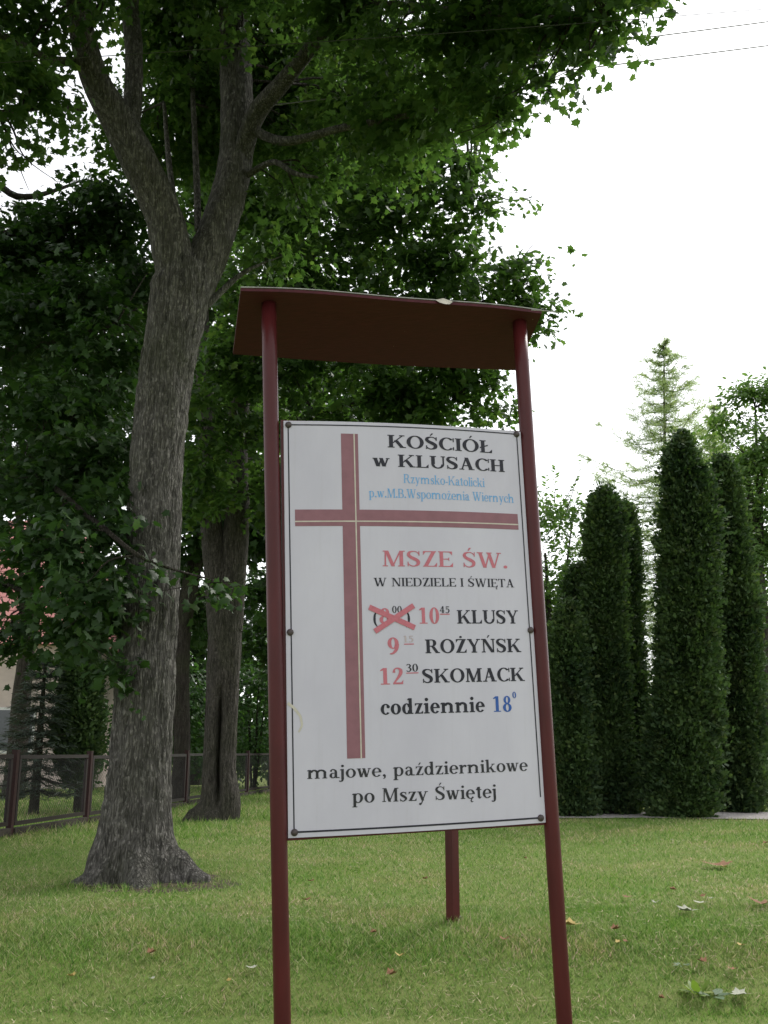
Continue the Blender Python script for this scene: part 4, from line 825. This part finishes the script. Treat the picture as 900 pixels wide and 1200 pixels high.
# ------------------------------------------------------------------ light trees behind the thujas
def larch(px, D, top_px, rpx, label, lvl0=.12, n=46):
    b = P(px, 880, D); b[2] = float(gz(b[0], D)); tp = P(px, top_px, D); H = tp[2]-b[2]; R_ = rpx*pxlen(px, 600, D)
    t = root('larch_tree', b, label, 'tree', 'larches behind the thujas'); tr = [(b+np.array([0, 0, -.1]), .13), (b+np.array([(tp[0]-b[0])*.5, 0, H*.5]), .07), (np.array([tp[0], D, tp[2]]), .008)]
    tube_obj('trunk', tr, bark_mat('larch_bark', (.10, .09, .08, 1), (.17, .15, .13, 1), (.24, .22, .2, 1)), t, 12, 10, bark_disp(.006, 14., 1.))
    br = MB(); C_, D_ = [], []
    for i in range(n):
        s_ = lvl0+(.975-lvl0)*i/(n-1); z = H*s_; L0 = R_*min(1, (1-s_)/.31); c = b*(1-s_)+np.array([tp[0], D, b[2]])*s_
        for k in range(6):
            an = k*1.047+i*2.4+random.uniform(-.5, .5); L = L0*random.uniform(.35, 1.15); o_ = np.array([math.cos(an), math.sin(an), 0]); a = c+np.array([0, 0, z+random.uniform(-.12, .12)])
            pts = [a, a+o_*L*.5+np.array([0, 0, -.06*L]), a+o_*L+np.array([0, 0, (.10+.45*s_**4)*L])]
            pp, rr = smooth_path(pts, [.011, .008, .004], 6); br.tube(pp, rr, 4, False)
            for j in range(int(10+36*L/R_)):
                q_ = pp[random.randrange(2, len(pp))]; sdv = np.array([-o_[1], o_[0], 0])*random.choice((-1, 1)); tw = unit(sdv*.8+o_*.7+np.array([0, 0, random.uniform(-.5, .5)])); tl = random.uniform(.12, .38)*min(1, L*.9)
                for m in range(10):
                    C_.append(q_+tw*tl*(m+.5)/10); D_.append(tw*.5+np.array([random.gauss(0, .6), random.gauss(0, .6), random.gauss(.1, .5)]))
    br.build('branches', BARK2, t, True)
    C_, D_ = np.array(C_), np.array(D_); add('crown', leaf_mesh('crown', C_, D_, RNG.normal(size=C_.shape), .11*(.5+.8*RNG.random(len(C_))), 'needle'), LARCH, t)
larch(778, 25, 392, 88, 'tall feathery pale green larch rising behind the tallest thuja')
larch(836, 28, 470, 80, 'smaller pale larch behind the gap right of the tall larch', n=44)
def upshoot_tree(px, D, wpx, h, crown, label, shoots, name='ash_tree', dens=210, size=.115):
    t = simple_tree(px, 880, D, wpx, h, crown, label, mat=ASH, bark=BARK2, size=size, dens=dens, K=8, L=.55, kind='oval', sub=8, group='light leafy trees behind the thujas', name=name, limbs=4, spread=.24)
    C_, D_, N_ = [], [], []; m_ = MB()
    for (x, y, x2, y2) in shoots:                  # upright young shoots that break the outline
        a, e_ = P(x, y, D), P(x2, y2, D); m_.tube([a, (a+e_)/2, e_], [.014, .009, .003], 5, False)
        for j in range(16):
            s_ = j/15; C_.append(a+(e_-a)*s_); D_.append([random.choice((-1, 1))*.8, random.gauss(0, .6), .5]); N_.append([random.gauss(0, .5), random.gauss(0, .5), 1])
    add('crown', leaf_mesh('crown', np.array(C_), np.array(D_, float), np.array(N_, float), .14*(.6+.6*RNG.random(len(C_))), 'oval'), ASH, t); m_.build('shoots', BARK2, t, True)
upshoot_tree(648, 24, 12, 6.5, [pc(672, 600, 24, 22, 30, None, .8), pc(650, 600, 24, 30, 40, None, .9), pc(676, 690, 24, 26, 50, None, .9), pc(640, 670, 24, 35, 45, None, .8), pc(625, 590, 24.3, 25, 25, None, .6), pc(662, 660, 24, 26, 50, None, .9), pc(680, 730, 24, 24, 60, None, .7), pc(620, 740, 24.5, 40, 60), pc(655, 780, 24.5, 40, 60)],
             'loose light green tree with upright shoots between post and thujas', [(650, 590, 651, 545), (640, 600, 640, 555), (664, 600, 682, 540), (660, 590, 676, 560), (670, 610, 686, 585), (632, 580, 622, 560)])
upshoot_tree(905, 23, 22, 9, [pc(885, 478, 23, 34, 30), pc(848, 492, 23, 24, 22, None, .9), pc(872, 470, 23, 26, 24), pc(905, 455, 23, 30, 30), pc(893, 520, 22.8, 34, 34), pc(880, 640, 22.8, 30, 44), pc(875, 545, 22.8, 30, 30), pc(850, 545, 23.6, 22, 22, None, .8), pc(868, 590, 23, 26, 26), pc(880, 545, 23, 34, 36), pc(920, 500, 23, 40, 50), pc(905, 620, 23, 40, 50), pc(885, 700, 23.2, 26, 60), pc(930, 620, 23, 50, 80), pc(900, 790, 23.3, 30, 60, None, .9), pc(852, 520, 23.6, 18, 14, None, .4), pc(940, 760, 23.4, 50, 80)],
             'fuller leafy tree cut by the right edge behind the thujas', [(880, 470, 876, 436), (890, 470, 890, 437), (868, 490, 858, 455), (900, 460, 898, 430), (850, 515, 834, 492)], dens=260)
shrub(760, 850, 24, 32, 95, 'light shrub in the gap left of the tallest thuja', ASH, .12, 34)
shrub(840, 880, 22, 22, 60, 'low dark shrub in the gap right of the tallest thuja', SHRUB, .12, 45)
shrub(898, 890, 22, 26, 50, 'dark shrub at the right edge beyond the gravel', MAPLE_DK, .12, 50)
shrub(705, 900, 23, 30, 50, 'low shrub in shade behind the left thujas', MAPLE_DK, .12, 50)

# ------------------------------------------------------------------ wire fence
FENCE = plain('dark_fence_paint', (.02, .011, .011, 1), .5, .4, .3, 40); POSTM = plain('fence_post_paint', (.034, .012, .012, 1), .6, .3, .25, 30); CONC = plain('mossy_concrete', (.055, .048, .038, 1), .95, .2, .45, 6)
WIRE = plain('fence_wire', (.02, .02, .02, 1), .6, .3)
f0 = np.array([-4.77, 13.1]); f1 = np.array([-3.20, 25.5]); fd = (f1-f0)/np.linalg.norm(f1-f0); fb = np.array([f0[0], f0[1], float(gz(*f0))])
fence = root('wire_fence', fb, 'low wire mesh fence in dark red frames between brown posts on the left', 'fence')
FH = 1.04; sp = 2.32; nP = 8
fx = lambda s_, z: np.array([f0[0]+fd[0]*s_, f0[1]+fd[1]*s_, float(gz(f0[0]+fd[0]*s_, f0[1]+fd[1]*s_))+z])
d3 = np.array([fd[0], fd[1], 0]); pn = np.array([fd[1], -fd[0], 0])
for i in range(-2, nP):
    s_ = i*sp; m_ = MB(); m_.box(fx(s_, -.2)-d3*.036-pn*.036, d3*.072, pn*.072, np.array([0, 0, FH+.22])); m_.box(fx(s_, FH+.021)-d3*.04-pn*.04, d3*.08, pn*.08, np.array([0, 0, .015])); m_.build('post', POSTM, fence)
    if i == nP-1: break
    m_ = MB(); a, b_ = s_+.09, s_+sp-.09; z0, z1 = .13, FH-.03; w_ = .05
    m_.box(fx(a, z0)-pn*.02, d3*(b_-a), pn*.04, np.array([0, 0, w_])); m_.box(fx(a, z1-w_)-pn*.02, d3*(b_-a), pn*.04, np.array([0, 0, w_]))
    m_.box(fx(a, z0+w_+.001)-pn*.019, d3*w_, pn*.038, np.array([0, 0, z1-z0-2*w_-.002])); m_.box(fx(b_-w_, z0+w_+.001)-pn*.019, d3*w_, pn*.038, np.array([0, 0, z1-z0-2*w_-.002]))
    fr2 = m_.build('panel_frame', FENCE, fence)
    m_ = MB(); hh = z1-z0-2*w_; ww = b_-a-2*w_; st_ = .062; k = -hh
    while k < ww:
        for sgn in (1, -1):
            pts = []
            for v in (0, hh):
                uu = k+v if sgn == 1 else k+hh-v
                pts.append((uu, v))
            (u0, v0), (u1, v1) = pts
            lo, hi = (0., ww); 
            def clip(u0, v0, u1, v1):
                if u0 > u1: u0, v0, u1, v1 = u1, v1, u0, v0
                if u1 <= lo or u0 >= hi: return None
                if u0 < lo: v0 = v0+(v1-v0)*(lo-u0)/(u1-u0); u0 = lo
                if u1 > hi: v1 = v0+(v1-v0)*(hi-u0)/(u1-u0); u1 = hi
                return u0, v0, u1, v1
            c_ = clip(u0, v0, u1, v1)
            if c_ and c_[2]-c_[0] > .01: m_.tube([fx(a+w_+c_[0], z0+w_+c_[1])+pn*.003*sgn, fx(a+w_+c_[2], z0+w_+c_[3])+pn*.003*sgn], .0017, 4, False)
        k += st_
    m_.build('wire_mesh', WIRE, fr2)
    m_ = MB(); m_.box(fx(s_+.06, -.1)-pn*.05, d3*(sp-.12), pn*.10, np.array([0, 0, .2])); m_.build('concrete_base', CONC, fence)

# ------------------------------------------------------------------ house with red tiles, far left
def tile_mat():
    m = M('red_roof_tiles'); v = m.n('ShaderNodeTexBrick'); v.inputs['Scale'].default_value = 1; v.inputs['Brick Width'].default_value = .3; v.inputs['Row Height'].default_value = .33; v.inputs['Mortar Size'].default_value = .018
    v.inputs['Color1'].default_value = (.58, .25, .23, 1); v.inputs['Color2'].default_value = (.65, .30, .27, 1); v.inputs['Mortar'].default_value = (.16, .05, .045, 1)
    tc = m.n('ShaderNodeUVMap'); m.l(tc.outputs[0], v.inputs['Vector']); m.col(v.outputs['Color']); m.set(.75, .3); return m.m
RENDER = plain('pinkish_render', (.60, .50, .46, 1), .9, .2, .1, 3); DARKGL = plain('window_glass', (.04, .05, .055, 1), .1, .6); WHITEP = plain('white_window_paint', (.7, .7, .68, 1), .5)
DH = 29.; hc = P(96, 880, DH); hx1 = hc[0]; hx0 = hx1-9.; hy0, hy1 = DH, DH+8.; gzh = float(gz(hx0, DH)); eave = P(90, 752, DH)[2]
house = root('house', ((hx0+hx1)/2, DH, gzh), 'pale rendered house with red tiled roof behind the trees at the left edge', 'house')
m_ = MB(); m_.box((hx0, hy0, gzh-.1), (hx1-hx0, 0, 0), (0, hy1-hy0, 0), (0, 0, eave-gzh+.1)); m_.build('wall', RENDER, house)
ov = .35; ry = (hy0+hy1)/2; rzz = eave+4.6
def roof_slab(y_e, y_r):
    v = [(hx0-ov, y_e, eave-.1), (hx1+ov, y_e, eave-.1), (hx1-1.8, y_r, rzz), (hx0+1.8, y_r, rzz)]; th_ = .12
    return v
vv = roof_slab(hy0-ov, ry); v2 = [(hx1+ov, hy1+ov, eave-.1), (hx0-ov, hy1+ov, eave-.1), (hx0+1.8, ry, rzz), (hx1-1.8, ry, rzz)]
fs = [vv, v2, [(hx1+ov, hy0-ov, eave-.1), (hx1+ov, hy1+ov, eave-.1), (hx1-1.8, ry, rzz)], [(hx0-ov, hy1+ov, eave-.1), (hx0-ov, hy0-ov, eave-.1), (hx0+1.8, ry, rzz)], [(hx0-ov, hy0-ov, eave-.1), (hx0-ov, hy1+ov, eave-.1), (hx1+ov, hy1+ov, eave-.1), (hx1+ov, hy0-ov, eave-.1)]]
m_ = MB(); [m_.poly(f) for f in fs]; me = mesh('roof', m_.v, m_.f); uvl = me.uv_layers.new(name='UVMap')
for pgn in me.polygons:
    n_ = pgn.normal; e1 = Vector((-n_.y, n_.x, 0)); e1 = e1.normalized() if e1.length > .01 else Vector((1, 0, 0)); e2 = n_.cross(e1)
    for li in pgn.loop_indices: co = me.vertices[me.loops[li].vertex_index].co; uvl.data[li].uv = (co.dot(e1), co.dot(e2))
add('roof', me, tile_mat(), house)
for k, xx in enumerate((hx1-2.6, hx1-6.)):
    m_ = MB(); m_.box((xx, hy0-.03, gzh+1.0), (1.2, 0, 0), (0, .06, 0), (0, 0, 1.3)); wf = m_.build('window', WHITEP, house)
    m_ = MB(); m_.box((xx+.08, hy0-.045, gzh+1.08), (.5, 0, 0), (0, .02, 0), (0, 0, 1.14)); m_.box((xx+.62, hy0-.045, gzh+1.08), (.5, 0, 0), (0, .02, 0), (0, 0, 1.14)); m_.build('pane', DARKGL, wf)
# far wood closing the view
FW = []
for i in range(70):
    x = -60+2.0*i; FW.append(((x, 62+6*mnoise.noise((i*.7, 0, 0)), 2.2), (2.4, 2.4, 2.6+1.0*mnoise.noise((i*.5, 3, 0))), 1.))
A, _ = clump_sprays(FW, 40, .45, K=7, L=1.1, sub=3, kind='oval'); o = add('far_woods', leaf_mesh('far_woods', *A, 'oval'), SHRUB)
tag(o, 'distant belt of trees along the field edge behind everything', 'woods', kind='stuff')

# ------------------------------------------------------------------ overhead wires
OWIRE2 = plain('dark_wire', (.05, .055, .045, 1), .9, .05); OWIRE = plain('overhead_wire', (.24, .24, .24, 1), .8, .1)  # topmost wire in a darker grey, the other two lighter
for (x0, y0, x1, y1, D0, D1, lb) in ((900, 4.5, 400, 41.5, 6.6, 6.0, 'overhead wire, topmost of three, crossing in front of the maple leaves'), (900, 21, 733, 43, 9.6, 9.4, 'overhead wire, middle of three in the top right sky'), (900, 49, 728, 71, 9.6, 9.4, 'overhead wire, lowest of three in the top right sky')):
    a, b_ = P(x0, y0, D0), P(x1, y1, D1); d = b_-a; a2 = a-d*(1.2 if 'topmost' in lb else 3.4); b2_ = b_+d*(1.0 if 'topmost' in lb else 2.2); pts = [a2+(b2_-a2)*k/24+np.array([0, 0, -.05*math.sin(math.pi*k/24)]) for k in range(25)]
    m_ = MB(); c0 = a2; m_.tube(pts,   .0028 if 'topmost' in lb else .0066, 6); rt = None
    o = m_.build('overhead_wire', OWIRE2 if 'topmost' in lb else OWIRE); tag(o, lb, 'wire', 'overhead wires')

# ------------------------------------------------------------------ fallen leaves and weeds on the lawn
BROWN = plain('dry_leaf', (.22, .115, .06, 1), .8, .2, .35, 40); PALELEAF = plain('pale_leaf_underside', (.36, .37, .29, 1), .8, .2, .15, 40); YEL = plain('yellow_leaf', (.40, .30, .10, 1), .7, .2, .2, 40)
def lying_leaf(px, py, size, mat, curl, label, group=None):
    p = G(px, py); p[2] = float(gz(p[0], p[1]))+.035; T, F = template('maple'); an = random.uniform(0, 6.28); ca, sa = math.cos(an), math.sin(an)
    V = []
    for x, y, z in T:
        z2 = curl*(abs(y)**1.4+.6*(x-.4)**2); V.append((p[0]+size*((x-.4)*ca-y*sa), p[1]+size*((x-.4)*sa+y*ca), p[2]+size*z2))
    o = bpy.data.objects.new('fallen_leaf', mesh('fallen_leaf', [(v[0]-p[0], v[1]-p[1], v[2]-p[2]) for v in V], [tuple(int(i) for i in f) for f in F])); C.objects.link(o); o.location = tuple(p); o.data.materials.append(mat)
    tag(o, label, 'leaf', group)
lying_leaf(669, 1091, .13, YEL, .5, 'curled tan leaf on the grass touching the right post', 'fallen leaves on the lawn')
lying_leaf(806, 1074, .13, PALELEAF, .45, 'pale leaf with two raised lobes on the grass right of the post', 'fallen leaves on the lawn')
lying_leaf(822, 1064, .09, PALELEAF, .3, 'pale flat leaf beside the two-lobed pale leaf', 'fallen leaves on the lawn')
lying_leaf(842, 1019, .26, BROWN, .3, 'widest brown leaf on the grass near the right edge', 'fallen leaves on the lawn')
lying_leaf(866, 1174, .11, PALELEAF, .4, 'large pale leaf just right of the broad-leaved weed', 'fallen leaves on the lawn')
lying_leaf(895, 1066, .17, BROWN, .6, 'reddish brown leaf at the right edge of the lawn', 'fallen leaves on the lawn')
rr_ = random.Random(3)
for k in range(30):
    x = rr_.choice((rr_.uniform(670, 900), rr_.uniform(670, 900), rr_.uniform(345, 650), rr_.uniform(0, 320))); y = rr_.uniform(985 if x > 340 else 1000, 1195)
    if 90 < x < 250 and y < 1050: continue
    kind = rr_.random()
    if kind < .5: lying_leaf(x, y, rr_.uniform(.04, .075), BROWN, rr_.uniform(.3, .9), 'small dry brown leaf lying on the mown lawn', 'small brown fallen leaves')
    elif kind < .75: lying_leaf(x, y, rr_.uniform(.035, .06), PALELEAF, rr_.uniform(.3, .9), 'tiny whitish leaf lying on the mown lawn', 'tiny whitish fallen leaves')
    else: lying_leaf(x, y, rr_.uniform(.04, .06), YEL, rr_.uniform(.3, .9), 'small yellowish leaf lying on the mown lawn', 'small yellow fallen leaves')
def weed(px, py, n, size, mat, label, kind='oval', up=.5):
    p = G(px, py); p[2] = float(gz(p[0], p[1])); t = root('weed', p, label, 'weed'); an = np.arange(n)*2.4; o_ = np.stack([np.cos(an), np.sin(an), 0*an], -1)
    C_ = p+o_*.02+np.array([0, 0, .03]); D_ = o_+np.array([0, 0, up])*RNG.random((n, 1)); N_ = np.tile(np.array([0, 0, 1.]), (n, 1))+o_*-.3+RNG.normal(size=(n, 3))*.2
    add('leaf_rosette', leaf_mesh('leaf_rosette', C_, D_, N_, size*(.7+.5*RNG.random(n)), kind), mat, t)
DOCK = leaf_mat('dock_leaf', (.06, .12, .05, 1), (.12, .19, .09, 1), .25, rough=.45)
LIMEW = leaf_mat('lime_weed', (.13, .2, .04, 1), (.2, .28, .06, 1), .35)
weed(837, 1174, 6, .10, DOCK, 'broad-leaved green weed rosette in the lawn near the bottom right corner')
weed(818, 1172, 10, .09, LIMEW, 'upright lime green weed beside the broad-leaved rosette', up=1.8)
weed(800, 1138, 10, .035, DOCK, 'flat clover-like patch of small leaves above the weeds', up=.4)
tf = [(gp[0], gp[1])]+[(float(S(*B(*q_, NP, False), NP)[0]), float(S(*B(*q_, NP, False), NP)[1])) for q_ in ((331, 1200), (661.5, 1200))]
tufts(tf, 260, .04, .17, .075)
tufts([(tb[0]+math.cos(a)*.62, tb[1]+math.sin(a)*.62) for a in np.linspace(3.3, 6.2, 9)]+[(b2[0]+math.cos(a)*.5, b2[1]+math.sin(a)*.5) for a in np.linspace(3.3, 6.2, 7)]+[(fx(s_, 0)[0]+.06, fx(s_, 0)[1]) for s_ in np.arange(-2, 12, .35)], 60, .0, .22, .075)
n = 11000; yy = 4.4+9*RNG.random(n)**1.3; xx = (RNG.random(n)*2-1)*(.62*yy+.6); a = RNG.random(n)*6.283; L_ = .03+.05*RNG.random(n); k = np.array([mnoise.noise(Vector((x*.9, y*.9, 4.)))+.12*random.random() for x, y in zip(xx, yy)]) > .05
xx, yy, a, L_ = xx[k], yy[k], a[k], L_[k]; n = len(xx); B_ = np.stack([xx, yy, gz(xx, yy)+.028+.012*RNG.random(n)], -1); d = np.stack([np.cos(a), np.sin(a), .15*RNG.normal(size=n)], -1)*L_[:, None]; sd_ = np.stack([-np.sin(a), np.cos(a), 0*a], -1)*.003
o = add('dry_grass', fast_mesh('dry_grass', np.stack([B_-sd_, B_+sd_, B_+d], 1).reshape(-1, 3), np.arange(3*n).reshape(n, 3)), plain('dry_grass', (.42, .36, .23, 1), .9, .1, .3, 60)); tag(o, 'dry straw coloured grass clippings lying in patches on the lawn', 'grass', kind='stuff')
